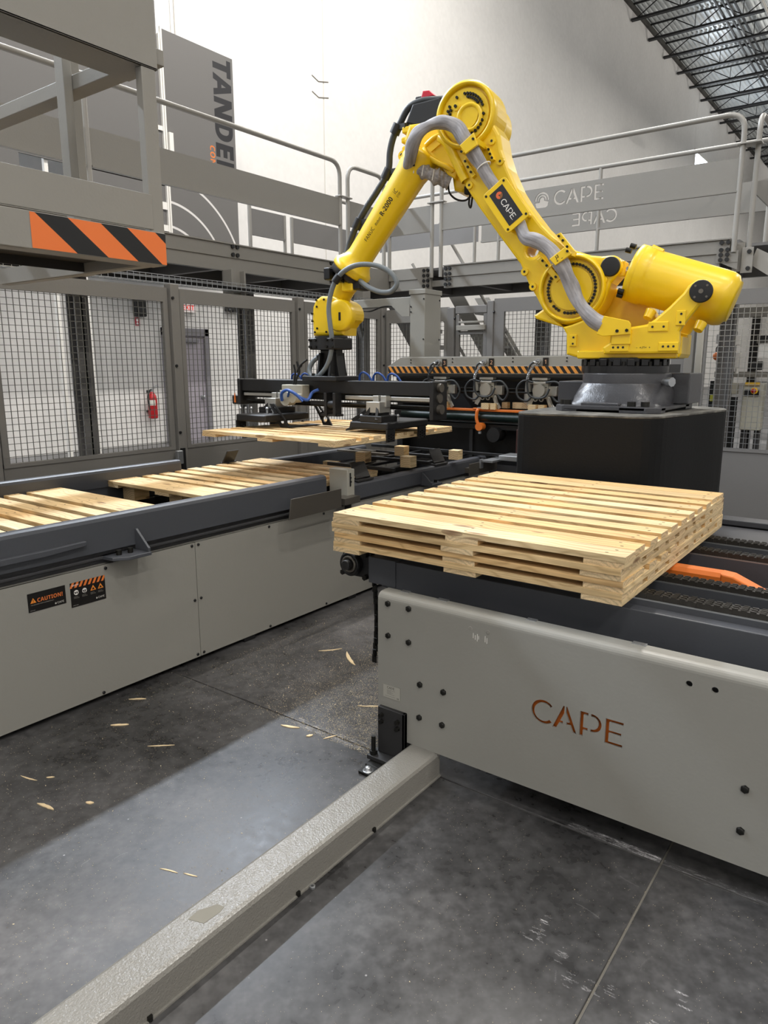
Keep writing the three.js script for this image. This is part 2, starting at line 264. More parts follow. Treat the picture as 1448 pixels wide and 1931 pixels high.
// lifting insert marks: little cracked patches by the panel joint
part(wallL, 'patch_mark', [[7.78, -13.45], [7.45, -13.45], [3.4, -13.5]].flatMap(([y, z]) => [bar([XW + .004, y + .06, z - .34], [XW + .004, y - .02, z], .006, .02), bar([XW + .004, y - .02, z], [XW + .004, y + .05, z + .22], .006, .02)]), std(0x6a655e, .8));
const wb = struct('wall_back'); part(wb, 'wall_panel', box(-12.05, 18, 0, HW, -72.2, -71.95), wallMat);
const wr = struct('wall_right'); part(wr, 'wall_panel', box(18, 18.25, 0, HW, -72.2, 14.2), wallMat);
const wf = struct('wall_front'); part(wf, 'wall_panel', box(-12.05, 18, 0, HW, 14, 14.25), wallMat);
const ceil = struct('ceiling');
{ // ribbed steel deck, ribs running along z
  const pts = []; const y = 16.36; for (let x = -12; x < 18; x += .2) pts.push([x, y], [x + .07, y], [x + .1, y + .06], [x + .17, y + .06]);
  pts.push([18, y], [18, y + .25], [-12, y + .25]);
  part(ceil, 'roof_deck', ext(pts, -72, 14.2), std(0xced2d2, .36, .25));
  for (let z = -26.4; z > -70; z -= 2.35) {   // open web joists
    const g = [], yt = 16.30, yb = 15.72, p = .95;
    for (const s of [-.05, .05]) { g.push(box(XW, 18, yt, yt + .06, z + s * .5 - .012, z + s * .5 + .012), box(XW + .05, 18, yb - .04, yb + .05, z + s - .035, z + s + .035)); }
    for (let x = XW + .2; x < 17.5; x += 2 * p) { g.push(bar([x, yb, z], [x + p, yt, z], .035), bar([x + p, yt, z], [x + 2 * p, yb, z], .035), bar([x + p * 1.9, yb, z], [x + p * 1.9, yt, z], .025)); }
    part(ceil, 'roof_joist', g, M.black);
  }
  part(ceil, 'roof_bridging', [-8.6, -8.2, -3.2, 2.6, 8.4].flatMap(x => [box(x - .03, x + .03, 15.78, 15.84, -70, -26), box(x - .03, x + .03, 16.2, 16.25, -70, -26)]), M.darkSteel);
  part(ceil, 'ledger_angle', [box(XW, XW + .1, 16.16, 16.36, -72, 14)], std(0x4a4844, .8));
  part(ceil, 'sprinkler_pipe', [cyl([-6.9, 15.5, -70], [-6.9, 15.5, -26], .06, 8), cyl([3.4, 15.4, -70], [3.4, 15.4, -26], .05, 8)], M.grey);
}
// high window in the far part of the wall
const win = struct('window_1');
part(win, 'window_frame', [box(XW, XW + .06, 10.9, 13.2, -48.75, -48.6), box(XW, XW + .06, 10.9, 13.2, -45.0, -44.85), box(XW, XW + .06, 13.1, 13.25, -48.75, -44.85), box(XW, XW + .06, 10.8, 10.95, -48.75, -44.85)], M.white);
part(win, 'window_pane', box(XW + .005, XW + .03, 10.95, 13.1, -48.6, -45.0), new THREE.MeshStandardMaterial({ color: 0xffffff, emissive: 0xeaf4ff, emissiveIntensity: 12 }));
{ const L = new THREE.RectAreaLight(0xeaf4ff, 45, 3.6, 2.1); L.position.set(XW + .08, 12, -46.8); L.rotation.set(0, Math.PI / 2, 0); scene.add(L); L.rotation.y = -Math.PI / 2; }
// door
const door = struct('door_1');
const DZ0 = -8.78, DZ1 = -9.86, DG = std(0x77757a, .5), DL = std(0x9a949c, .5);
part(door, 'door_frame', [box(XW, XW + .1, 0, 2.2, DZ1, DZ1 + .1, .01), box(XW, XW + .1, 0, 2.2, DZ0 - .1, DZ0, .01), box(XW, XW + .1, 2.05, 2.2, DZ1, DZ0, .01)], DG);
const leaf = part(door, 'door_leaf', box(XW + .005, XW + .05, 0, 2.05, DZ1 + .1, DZ0 - .1), DL);
part(leaf, 'door_knob', [cyl([XW + .05, .86, -9.66], [XW + .07, .86, -9.66], .04, 14), new THREE.SphereGeometry(.035, 14, 10).translate(XW + .11, .86, -9.66), cyl([XW + .05, .86, -9.66], [XW + .1, .86, -9.66], .014, 10)], M.zinc);
part(door, 'door_closer', box(XW + .06, XW + .12, 1.93, 2.0, -9.6, -9.25, .01), DG);

// ------------------------------------------------------------------ things on the white wall
{
  const t = thing('fire_extinguisher', 'red fire extinguisher hung on the white wall left of the grey door', 'extinguisher', [XW + .12, .5, -8.4]);
  const x = XW + .13, z = -8.41;
  const c = part(t, 'cylinder', turned([x, .5, z], [x, 2, z], [[0, 0], [.07, 0], [.085, .02], [.085, .36], [.075, .42], [.045, .47], [.03, .5], [0, .5]], 24), M.red);
  part(c, 'label_band', new THREE.CylinderGeometry(.0865, .0865, .1, 24, 1, true, -1.0, 2.6).translate(x, .8, z), std(0xd9d3c8, .5));
  part(t, 'valve', [cyl([x, 1.0, z], [x, 1.06, z], .025, 12), bar([x, 1.05, z - .02], [x + .02, 1.1, z - .14], .02, .012), bar([x, 1.07, z], [x + .02, 1.13, z - .13], .02, .012)], M.zinc);
  part(t, 'hose', tube([[x, 1.04, z], [x + .03, 1.03, z + .07], [x + .02, .92, z + .11], [x + .02, .75, z + .1], [x + .02, .66, z + .08]], .012, 30, 8), M.rubber);
  part(t, 'bracket', [box(XW, XW + .05, .62, .66, z - .06, z + .06), box(XW, XW + .06, .98, 1.03, z - .03, z + .03)], M.darkSteel);
}
{
  const t = thing('extinguisher_sign', 'small red sign with a white flame and arrow above the fire extinguisher', 'sign', [XW, 2.2, -8.28]);
  const tex = canvasTex(128, 192, c => { c.fillStyle = '#a3162c'; c.fillRect(0, 0, 128, 192); c.strokeStyle = '#fff'; c.lineWidth = 5; c.strokeRect(6, 6, 116, 180); c.fillStyle = '#fff'; c.beginPath(); c.moveTo(64, 20); c.quadraticCurveTo(100, 60, 78, 95); c.lineTo(50, 95); c.quadraticCurveTo(30, 60, 64, 20); c.fill(); c.fillRect(54, 104, 20, 30); c.beginPath(); c.moveTo(34, 130); c.lineTo(94, 130); c.lineTo(64, 170); c.fill(); });
  part(t, 'sign_plate', box(XW, XW + .006, 2.2, 2.36, -8.34, -8.22), M.red);
  part(t, 'sign_print', quad([XW + .008, 2.36, -8.22], [XW + .008, 2.36, -8.34], [XW + .008, 2.2, -8.34], [XW + .008, 2.2, -8.22]), print(tex));
}
{
  const t = thing('exit_sign', 'glowing red exit sign on the wall above the grey door', 'sign', [XW, 2.5, -9.4]);
  part(t, 'housing', box(XW, XW + .07, 2.5, 2.68, -9.6, -9.22, .01), M.white);
  const tex = canvasTex(256, 128, c => { c.fillStyle = '#f3e3df'; c.fillRect(0, 0, 256, 128); c.fillStyle = '#ff2a20'; c.font = 'bold 96px sans-serif'; c.textAlign = 'center'; c.fillText('EXIT', 128, 98); });
  part(t, 'sign_face', quad([XW + .073, 2.67, -9.23], [XW + .073, 2.67, -9.59], [XW + .073, 2.51, -9.59], [XW + .073, 2.51, -9.23]), new THREE.MeshStandardMaterial({ map: tex, emissiveMap: tex, emissive: 0xffffff, emissiveIntensity: .8, roughness: .5 }));
  const L = new THREE.RectAreaLight(0xff6a5a, .8, .36, .16); L.position.set(XW + .085, 2.59, -9.41); L.rotation.y = -Math.PI / 2; scene.add(L);
}
{
  const t = thing('strobe_box', 'black alarm box on the white wall right above the red arrow sign', 'alarm', [XW, 2.37, -8.3]);
  part(t, 'body', box(XW, XW + .1, 2.37, 2.75, -8.44, -8.2, .02), M.black); part(t, 'lens', box(XW + .1, XW + .14, 2.42, 2.52, -8.4, -8.24, .015), M.darkSteel);
  const u = thing('emergency_light', 'flat black emergency light high on the wall right of the exit sign', 'light fitting', [XW, 2.55, -10.55]);
  part(u, 'body', box(XW, XW + .1, 2.58, 2.68, -10.75, -10.38, .02), M.black); part(u, 'lamp_head', [cyl([XW + .1, 2.6, -10.45], [XW + .15, 2.58, -10.45], .04, 14), cyl([XW + .1, 2.6, -10.66], [XW + .15, 2.58, -10.66], .04, 14)], M.darkSteel);
}
// large grey banner panels on white posts before the wall
{
  const XB = -10.8, W = 1.58, Hh = 3.9, y1 = 6.93, z0 = -8.40, z1 = -9.95;
  const tex = canvasTex(512, 1264, (c, w, h) => {
    c.fillStyle = '#656361'; c.fillRect(0, 0, w, h); const S = h / Hh, X = z => (z0 - z) * S, Y = y => (y1 - y) * S;
    c.strokeStyle = '#d5d2cf'; c.lineWidth = 13; for (const r of [.95, 1.35, 1.78]) { c.beginPath(); c.arc(X(-8.3), Y(2.9), r * S, 0, 6.3); c.stroke(); }
    c.save(); c.translate(X(-9.515), Y(6.86)); c.rotate(Math.PI / 2); c.fillStyle = '#15151a'; c.font = 'bold 182px sans-serif'; c.textBaseline = 'alphabetic'; c.transform(1, 0, 0, 1, 0, 0);
    c.scale(.92, 1); c.fillText('TANDEM', 0, 0); c.lineWidth = 9; c.strokeStyle = '#15151a'; c.strokeText('TANDEM', 0, 0); c.restore();
    c.save(); c.translate(X(-9.36), Y(5.37)); c.rotate(Math.PI / 2); c.fillStyle = '#d9742f'; c.font = 'bold 52px sans-serif'; c.fillText('CONTROL', 0, 0); c.restore();
  });
  const t = thing('wall_banner', 'tall grey banner panel with black TANDEM lettering read sideways', 'banner', [XB, 3, z0]);
  part(t, 'banner_panel', box(XB - .03, XB, y1 - Hh, y1, z1, z0), std(0x656361, .6));
  part(t, 'banner_print', quad([XB + .003, y1, z0], [XB + .003, y1, z1], [XB + .003, y1 - Hh, z1], [XB + .003, y1 - Hh, z0]), print(tex, .5));
  part(t, 'banner_post', [box(XB - .05, XB + .03, 0, y1 + .02, z0 - .0, z0 + .03), box(XB - .05, XB + .03, 0, y1 - .1, z0 + .045, z0 + .075), box(XB, XB + .06, 5.05, 5.35, z0 - .1, z0 - .02), cyl([XB - .06, 0, z1 - .02], [XB - .06, y1 + .08, z1 - .02], .02, 8)], M.white);
  const u = thing('wall_banner', 'plain grey banner panel partly hidden behind the near steel frame', 'banner', [XB, 3, -5]);
  part(u, 'banner_panel', [box(XB - .03, XB, 4.48, 7.6, -8.31, -3.2), box(XB - .03, XB, 3.0, 4.48, -5.8, -3.2), box(XB - .03, XB, 3.0, 5.0, -8.31, -6.9)], std(0x656361, .6));
  part(u, 'banner_post', [box(XB - .09, XB - .03, 0, 7.5, -6.25, -6.19), box(XB - .09, XB - .03, 0, 7.5, -6.75, -6.65), box(XB - .09, XB - .03, 0, 7.5, -5.2, -5.1)], M.white);
  part(u, 'tie_bracket', [box(XB - .02, XB + .02, 5.35, 5.42, -8.36, -8.2), box(XB - .02, XB + .02, 4.1, 4.22, -8.36, -8.2), box(XB - .02, XB + .02, 3.75, 3.85, -8.36, -8.2)], M.white);
}
// ------------------------------------------------------------------ pedestal
{
  const t = thing('robot_pedestal', 'matt black rounded steel pedestal that carries the yellow robot', 'pedestal', [-1.35, 0, -4.2]);
  const P = [[-1.75, -3.60], [-1.70, -3.578], [-1.40, -3.60], [-1.16, -3.63], [-1.085, -3.66], [-1.035, -3.73], [-1.01, -3.83], [-.965, -4.09], [-.905, -4.42], [-.90, -4.55], [-.97, -4.68], [-1.1, -4.75], [-1.7, -4.78], [-1.78, -4.7], [-1.8, -4.5], [-1.78, -3.66]];
  const S = new THREE.CatmullRomCurve3(P.map(p => V(p[0], 0, p[1])), true, 'centripetal').getSpacedPoints(90).map(v => [v.x, v.z]); S.pop();
  part(t, 'body', extY(S, 0, 1.232, .004), M.pedestal);
  part(t, 'top_plate', extY(S, 1.233, 1.246, .004), M.dusty, 'dusty grey top plate');
}
// ------------------------------------------------------------------ robot: local x to the right along the arm plane, y up, z towards the aisle
const RO = [-1.43, 1.246, -4.22], RT = 7.9 * RAD;
const rot = g => (Array.isArray(g) ? g.map(rot) : g.rotateY(RT));
const robot = thing('industrial_robot', 'big yellow six-axis robot arm bent over the conveyors on its black pedestal', 'robot', RO);
robot.org = null;
const rp = (parent, name, g, mat, label, kind) => part(parent, name, rot([g].flat(9)), mat, label, kind);
// flared grey base
{
  const bx = .055, bz = .03, gs = [], N = 72, ring = (y, f, r, hw, hd) => { const o = []; for (let i = 0; i < N; i++) { const a = i / N * 2 * Math.PI, c = Math.cos(a), s = Math.sin(a), n = 5, q = Math.pow(Math.pow(Math.abs(c) / hw, n) + Math.pow(Math.abs(s) / hd, n), -1 / n), lobe = 1 - .06 * f * Math.pow(Math.abs(Math.sin(2 * a)), .7); const R = (r * (1 - f) + q * f) * (f > 0 && f < 1 ? lobe : 1); o.push([bx + R * c, y, bz + R * s]); } return o; };
  const rows = [ring(.03, 1, .3, .262, .3), ring(.045, .95, .3, .258, .296), ring(.075, .75, .29, .255, .29), ring(.105, .45, .265, .252, .28), ring(.135, .2, .247, .25, .27), ring(.148, .05, .24, .25, .26), ring(.152, 0, .242, 1, 1), ring(.2, 0, .242, 1, 1), ring(.205, 0, .236, 1, 1)];
  const pos = [], idx = []; rows.forEach(r => r.forEach(p => pos.push(...p)));
  for (let k = 0; k < rows.length - 1; k++) for (let i = 0; i < N; i++) { const a = k * N + i, b = k * N + (i + 1) % N; idx.push(a, a + N, b, b, a + N, b + N); }
  const g = new THREE.BufferGeometry(); g.setAttribute('position', new THREE.Float32BufferAttribute(pos, 3)); g.setIndex(idx); g.computeVertexNormals();
  const x0 = -.235, x1 = .345, z0 = -.3, z1 = .39, c = .07;
  const base = part(robot, 'base', [g, cyl([bx, .19, bz], [bx, .204, bz], .236, 48)], M.robotBase);
  const plate = [[x0 + c, z0], [x1 - c, z0], [x1, z0 + c], [x1, z1 - c], [x1 - c, z1], [x0 + c, z1], [x0, z1 - c], [x0, z0 + c]];
  part(base, 'base_plate', [extY(plate, .012, .034, .004), extY([[x0, z1 - .14], [x0 + .14, z1 - .14], [x0 + .14, z1 - .01], [x0 + .06, z1], [x0, z1 - .06]], 0, .03, .003), extY([[x1 - .2, z1 - .14], [x1, z1 - .14], [x1, z1 - .06], [x1 - .06, z1], [x1 - .2, z1]], 0, .03, .003), extY([[x0, z0], [x0 + .2, z0], [x0 + .2, z0 + .14], [x0, z0 + .14]], 0, .03, .003), extY([[x1 - .2, z0], [x1, z0], [x1, z0 + .14], [x1 - .2, z0 + .14]], 0, .03, .003), box(-.08, .13, .03, .05, .3, .36, .006)], M.robotBase);
  part(base, 'anchor_bolt', [[.2, .36], [.265, .34], [-.2, .3], [-.17, .32], [.3, -.2], [-.2, -.24]].map(([x, z]) => cyl([x, .03, z], [x, .06, z], .023, 6)), M.bolt);
  part(base, 'connector_box', box(-.36, -.2, .02, .155, -.24, .02, .008), M.robotBase); part(base, 'connector_box', box(.2, .39, .035, .205, -.3, -.02, .008), M.robotBase);
  part(base, 'grease_fitting', [cyl([.27, .16, .1], [.33, .16, .14], .018, 10), cyl([.315, .16, .13], [.34, .16, .145], .026, 8)], M.zinc);
}
{ // slewing ring
  const c = [.03, 0, 0], g = [cyl([.03, .204, .0], [.03, .245, .0], .24, 56), cyl([.03, .245, 0], [.03, .29, 0], .222, 56)];
  for (let i = 0; i < 20; i++) { const a = i / 20 * 6.2832; g.push(box(-.02, .02, .245, .283, .205, .242, .004).rotateY(a).translate(.03, 0, 0)); }
  const ring = rp(robot, 'slewing_ring', g, M.blackGloss);
  rp(ring, 'ring_bolt', Array.from({ length: 20 }, (_, i) => { const a = (i + .5) / 20 * 6.2832; return cyl([.03 + .23 * Math.cos(a), .245, .23 * Math.sin(a)], [.03 + .23 * Math.cos(a), .268, .23 * Math.sin(a)], .012, 6); }), M.bolt);
}
{ // turret with the balancer bracket
  const A = [[-.275, .31], [-.218, .294], [.335, .29], [.345, .31], [.345, .42], [.2, .46], [.12, .60], [.02, .66], [-.1, .70], [-.27, .70], [-.40, .62], [-.437, .567], [-.485, .537], [-.473, .52], [-.40, .50], [-.31, .468], [-.283, .43]];
  const B = [[-.275, .31], [-.218, .294], [.335, .29], [.345, .31], [.345, .40], [.09, .45], [-.08, .46], [-.19, .50], [-.25, .478], [-.305, .464], [-.281, .425]];
  const tu = rp(robot, 'turret', [ext(A, -.30, -.11, .016), ext(B, -.13, .14, .012), box(-.2, .33, .285, .33, -.2, .2, .01), ext([[-.49, .537], [-.43, .575], [-.33, .49], [-.31, .464], [-.40, .492], [-.475, .517]], -.1, .1, .012)], M.yellow);
  const near = [[-.04, .31], [.343, .31], [.346, .365], [.341, .423], [.356, .453], [.437, .568], [.475, .607], [.478, .645], [.45, .676], [.41, .68], [.365, .65], [.344, .616], [.282, .55], [.213, .487], [.174, .462], [.094, .45], [-.01, .44], [-.012, .372], [-.05, .345]];
  rp(tu, 'balancer_bracket', ext(near, .19, .25, .012), M.yellow);
  rp(tu, 'balancer_bracket', ext(near.map(([x, y]) => [x, y]), -.27, -.21, .012), M.yellow);
  for (const [x0, x1, y0, y1, h] of [[.184, .284, .424, .474, [[.206, .448], [.262, .448]]], [.32, .366, .452, .528, [[.344, .51], [.342, .468]]], [-.008, .092, .322, .366, [[.01, .344], [.036, .344], [.062, .344]]], [.242, .342, .322, .368, [[.266, .346], [.292, .346], [.318, .346]]]]) { const p = rp(tu, 'machined_pad', ext([[x0, y0], [x1, y0], [x1, y1], [x0, y1]], .245, .258, .004), M.yellow); rp(tu, 'bolt_hole', h.map(([x, y]) => cyl([x, y, .25], [x, y, .2595], .0062, 10)), M.black); }
  const p = rp(tu, 'machined_pad', ext([[-.258, .355], [-.218, .355], [-.218, .42], [-.258, .42]], .13, .15, .004), M.yellow); rp(tu, 'bolt_hole', [[-.236, .405], [-.238, .37]].map(([x, y]) => cyl([x, y, .14], [x, y, .1515], .006, 10)), M.black);
  const tj = canvasTex(256, 48, c => { c.fillStyle = '#f0be05'; c.clearRect(0, 0, 256, 48); c.fillStyle = '#2a2410'; c.font = 'bold 40px monospace'; c.textAlign = 'center'; c.fillText('- +J1+ +', 128, 38); });
  rp(tu, 'axis_marking', quad([.115, .352, .2512], [.215, .352, .2512], [.215, .333, .2512], [.115, .333, .2512]), print(tj, .5, true));
  const brk = [[-.078, .416], [-.045, .512], [.085, .482], [.098, .466], [.1, .412], [-.045, .404]];
  const bp = rp(tu, 'cable_guard', [ext(brk, .262, .278, .003), ext([[-.0, .36], [.1, .36], [.1, .42], [0, .42]], .24, .265, .003)], M.yellow); rp(bp, 'guard_bolt', [[.03, .43], [.08, .432]].map(([x, y]) => cyl([x, y, .275], [x, y, .286], .009, 6)), M.bolt);
}
{ // lower arm
  const hx = -.945, hy = 1.688, R = .187;
  const out = [...arc(hx, hy, R, 208, -22, 30), [-.735, 1.56], [-.718, 1.475], [-.68, 1.373], [-.622, 1.257], [-.56, 1.165], [-.505, 1.096], [-.46, 1.04], [-.401, .982], [-.324, .918], [-.258, .885], [-.175, .855], [-.115, .846], ...arc(-.062, .786, .062, 95, -45, 8), [-.055, .70], [-.075, .63], ...arc(-.27, .677, .2, -22, -128, 14), [-.44, .57], [-.481, .642], [-.533, .722], [-.586, .834], [-.72, 1.0], [-.86, 1.18], [-.935, 1.287], [-.99, 1.376], [-1.05, 1.478], [-1.09, 1.54]];
  const arm = rp(robot, 'lower_arm', ext(out, -.1, .1, .02, [arc(-.516, .905, .036, 0, 345, 20)], 3), M.yellow);
  const hub = (x, y, r0, r1, z) => turned([x, y, z], [x, y, z + 1], [[r1, -.004], [r1, .022], [r1 + (r0 - r1) * .3, .032], [r0 - .012, .032], [r0, .02], [r0, -.02]], 64);
  rp(arm, 'hub_rim', [hub(hx, hy, .186, .158, .1), hub(-.27, .677, .192, .166, .1)], M.yellow);
  rp(arm, 'hub_face', [cyl([hx, hy, .09], [hx, hy, .112], .145, 56), cyl([hx, hy, .11], [hx, hy, .12], .082, 48), cyl([-.27, .677, .09], [-.27, .677, .108], .155, 56), cyl([-.27, .677, .1], [-.27, .677, .118], .118, 56)], M.yellow);
  rp(arm, 'hub_face', [turned([hx + .028, hy - .018, .118], [hx + .028, hy - .018, 1], [[.056, 0], [.062, .012], [.076, .014], [.083, 0]], 40), cyl([hx - .055, hy + .05, .112], [hx - .055, hy + .05, .128], .022, 20)], M.yellow);
  const bolts = []; const hb = (x, y, r, a, z, s) => bolts.push(cyl([x + r * Math.cos(a * RAD), y + r * Math.sin(a * RAD), z], [x + r * Math.cos(a * RAD), y + r * Math.sin(a * RAD), z + .018], s, 8));
  for (let a = 20; a <= 100; a += 9) hb(hx, hy, .114, a, .108, .0078); for (let a = 36; a <= 88; a += 9) hb(hx, hy, .096, a, .108, .0078);
  for (const a of [118, 150, 163, 176, 187]) hb(hx, hy, .114, a, .108, .0078); for (const a of [158, 170, 183]) hb(hx, hy, .098, a, .108, .0078);
  for (const a of [-5, -22, -33, -44, -55, -66]) hb(hx, hy, .116, a, .108, .0078); for (const a of [-30, -42, -55]) hb(hx, hy, .099, a, .108, .0078);
  hb(hx, hy, .075, 138, .122, .009);
  rp(arm, 'hub_bolt', bolts.splice(0), M.bolt);
  for (let a = 0; a < 360; a += 8) if (!(a > 0 && a < 8) && !(a > 212 && a < 222) && !(a > 246 && a < 256)) hb(-.27, .677, .135, a, .104, .0082);
  rp(arm, 'hub_bolt', bolts, M.bolt);
  const studs = [[-.779, 1.526], [-.724, 1.41], [-.978, 1.412], [-.913, 1.301], [-.553, .787], [-.095, .716], [-.50, .70]];
  for (const [x, y] of studs) { const b = rp(arm, 'boss', cyl([x, y, .095], [x, y, .112], .024, 24, .021), M.yellow); rp(b, 'tapped_hole', cyl([x, y, .108], [x, y, .1128], .0075, 12), M.black); }
  rp(arm, 'pin_cap', turned([-.062, .786, .098], [-.062, .786, 1], [[.053, 0], [.053, .014], [.048, .02], [0, .02]], 40), M.black, 'round black cap on the arm lug');
  // ridge beside the elbow and the plate with the sign
  rp(arm, 'arm_ridge', [tube([[-1.12, 1.60, .07], [-1.07, 1.56, .09], [-1.0, 1.44, .095], [-.94, 1.33, .095]], .03, 20, 10)], M.yellow);
  const cx = -.648, cy = 1.147, an = Math.atan2(-.213, .155), pl = (w, h, z0, z1, r, b) => ext([...arc(w / 2 - r, h / 2 - r, r, 0, 90, 5), ...arc(-w / 2 + r, h / 2 - r, r, 90, 180, 5), ...arc(-w / 2 + r, -h / 2 + r, r, 180, 270, 5), ...arc(w / 2 - r, -h / 2 + r, r, 270, 360, 5)], z0, z1, b).rotateZ(an).translate(cx, cy, 0);
  const sp = rp(arm, 'sign_plate', pl(.272, .166, .19, .2, .022, .002), M.yellow);
  rp(sp, 'standoff', [[-.11, .06], [.11, .06], [-.11, -.06], [.11, -.06]].map(([u, v]) => cyl([u, v, .09], [u, v, .19], .012, 10).rotateZ(an).translate(cx, cy, 0)), M.yellow);
  rp(sp, 'plate_screw', [[-.118, .064], [.118, .064], [-.118, -.064], [.118, -.064]].map(([u, v]) => cyl([u, v, .2], [u, v, .2035], .007, 8).rotateZ(an).translate(cx, cy, 0)), M.bolt);
  const tex = canvasTex(512, 224, (c, w, h) => { c.fillStyle = '#26262a'; c.fillRect(0, 0, w, h); c.fillStyle = '#e2683a'; c.beginPath(); c.arc(92, 112, 47, 0, 6.3); c.fill(); c.fillStyle = '#8a5a30'; c.beginPath(); c.moveTo(92, 112); c.arc(92, 112, 47, -1.7, .3); c.fill(); c.fillStyle = '#26262a'; c.beginPath(); c.arc(92, 112, 10, 0, 6.3); c.fill(); capeCanvas(c, 168, 152, 80, '#f2efe9'); c.fillStyle = '#f2efe9'; c.fillRect(466, 142, 8, 8); });
  const L = .218 / 2, Hh = .095 / 2, q = (u, v) => [cx + u * Math.cos(an) - v * Math.sin(an), cy + u * Math.sin(an) + v * Math.cos(an), .2012];
  rp(sp, 'sign_print', quad(q(-L, Hh), q(L, Hh), q(L, -Hh), q(-L, -Hh)), print(tex, .4));
}
{ // elbow casting and forearm
  const el = [[-1.428, 1.655], [-1.392, 1.742], [-1.292, 1.74], [-1.2, 1.725], [-1.1, 1.74], [-1.0, 1.7], [-.94, 1.5], [-.97, 1.33], [-1.02, 1.30], [-1.075, 1.318], [-1.09, 1.40], [-1.16, 1.44], [-1.25, 1.49], [-1.36, 1.49], [-1.41, 1.55]];
  const e = rp(robot, 'elbow_housing', [ext(el, -.28, -.03, .022, [], 3), ext([[-1.26, 1.60], [-1.10, 1.66], [-1.02, 1.45], [-1.05, 1.37], [-1.10, 1.40], [-1.16, 1.47], [-1.245, 1.535]], -.05, .01, .012), cyl([-.945, 1.688, -.28], [-.945, 1.688, -.1], .15, 40)], M.yellow);
  rp(e, 'arm_rib', [tube([[-1.262, 1.575, .0], [-1.24, 1.53, .02], [-1.16, 1.475, .025], [-1.1, 1.445, .02], [-1.06, 1.42, .01]], .017, 24, 8), tube([[-1.25, 1.59, .01], [-1.19, 1.625, .015], [-1.13, 1.64, .01]], .014, 14, 8), bar([-1.215, 1.553, .012], [-1.125, 1.607, .012], .014, .02), cyl([-1.07, 1.43, -.02], [-1.07, 1.43, .02], .022, 14)], M.yellow);
  rp(e, 'motor_mount', [box(-1.45, -1.36, 1.70, 1.74, -.2, -.05, .01), box(-1.45, -1.38, 1.64, 1.675, -.2, -.04, .01), box(-1.44, -1.37, 1.585, 1.62, -.2, -.03, .01), cyl([-1.43, 1.56, -.1], [-1.43, 1.56, -.02], .03, 12)], M.yellow);
  rp(robot, 'motor', [ext([[-1.43, 1.76], [-1.38, 1.865], [-1.19, 1.875], [-1.16, 1.73], [-1.3, 1.72]], -.22, -.06, .01), box(-1.4, -1.3, 1.86, 1.9, -.2, -.1, .006)], M.black);
  rp(robot, 'motor_cap', ext([[-1.345, 1.895], [-1.33, 1.945], [-1.285, 1.942], [-1.245, 1.905]], -.21, -.1, .008), M.redCap, 'red motor cap');
  rp(robot, 'connector', box(-1.39, -1.335, 1.89, 1.925, -.2, -.12, .006), M.robotBase);
  const a = [-1.265, 1.565, -.02], b = [-1.81, .868, 0];
  const f = rp(robot, 'forearm', turned(a, b, [[.0, 0], [.09, 0], [.112, .02], [.115, .09], [.103, .16], [.096, .4], [.089, .66], [.089, .76], [.1, .8], [.124, .835], [.135, .845], [.138, .875], [.132, .888], [0, .888]], 56), M.yellow);
  rp(f, 'cover_bolt', Array.from({ length: 10 }, (_, i) => { const t = i / 10 * 6.28; return cyl([.118 * Math.cos(t), .1, .118 * Math.sin(t)], [.124 * Math.cos(t), .1, .124 * Math.sin(t)], .008, 6).applyQuaternion(new THREE.Quaternion().setFromUnitVectors(V(0, 1, 0), V(b[0] - a[0], b[1] - a[1], b[2] - a[2]).normalize())).translate(...a); }), M.bolt);
  // print on the side of the forearm: a curved patch that follows the tube
  const tex = canvasTex(1024, 128, c => { c.clearRect(0, 0, 1024, 128); c.fillStyle = '#2c2614'; c.font = '500 66px sans-serif'; c.fillText('FANUC', 20, 74); c.font = 'italic 46px sans-serif'; c.fillText('Robot', 262, 74); c.font = 'bold 84px sans-serif'; c.fillText('R-2000', 410, 80); c.font = '70px sans-serif'; c.fillText('iC', 735, 76); c.font = '34px sans-serif'; c.fillText('210F', 720, 118); });
  const d = V(b[0] - a[0], b[1] - a[1], b[2] - a[2]).normalize(), side = V(0, 0, 1).sub(d.clone().multiplyScalar(d.z)).normalize(), nn = d.clone().cross(side), pos = [], uv = [], idx = [], t0 = .165, t1 = .655, A0 = -.05, A1 = .62;
  for (let i = 0; i <= 12; i++) for (let k = 0; k <= 8; k++) { const t = t0 + (t1 - t0) * i / 12, an = A0 + (A1 - A0) * k / 8, r = t < .4 ? .103 + (.096 - .103) * (t - .16) / .24 : .096 + (.089 - .096) * (t - .4) / .26; const R = Math.max(r, .0892) + .0012, p = V(...a).add(d.clone().multiplyScalar(t)).add(side.clone().multiplyScalar(Math.cos(an) * R)).add(nn.clone().multiplyScalar(-Math.sin(an) * R)); pos.push(p.x, p.y, p.z); uv.push(1 - i / 12, 1 - k / 8); }
  for (let i = 0; i < 12; i++) for (let k = 0; k < 8; k++) { const q = i * 9 + k; idx.push(q, q + 1, q + 9, q + 1, q + 10, q + 9); }
  const g = new THREE.BufferGeometry(); g.setAttribute('position', new THREE.Float32BufferAttribute(pos, 3)); g.setAttribute('uv', new THREE.Float32BufferAttribute(uv, 2)); g.setIndex(idx); g.computeVertexNormals();
  const pm = print(tex, .45, true); pm.side = THREE.DoubleSide;
  rp(f, 'forearm_print', g, pm);
  // black joint ring, wrist
  const w = rp(robot, 'wrist_ring', [turned([-1.79, .893, 0], [-1.86, .80, 0], [[0, 0], [.128, 0], [.132, .02], [.132, .06], [.12, .075], [0, .075]], 48), box(-1.98, -1.93, .82, .9, -.05, .08, .01), box(-1.76, -1.69, .745, .80, -.06, .08, .012)], M.black);
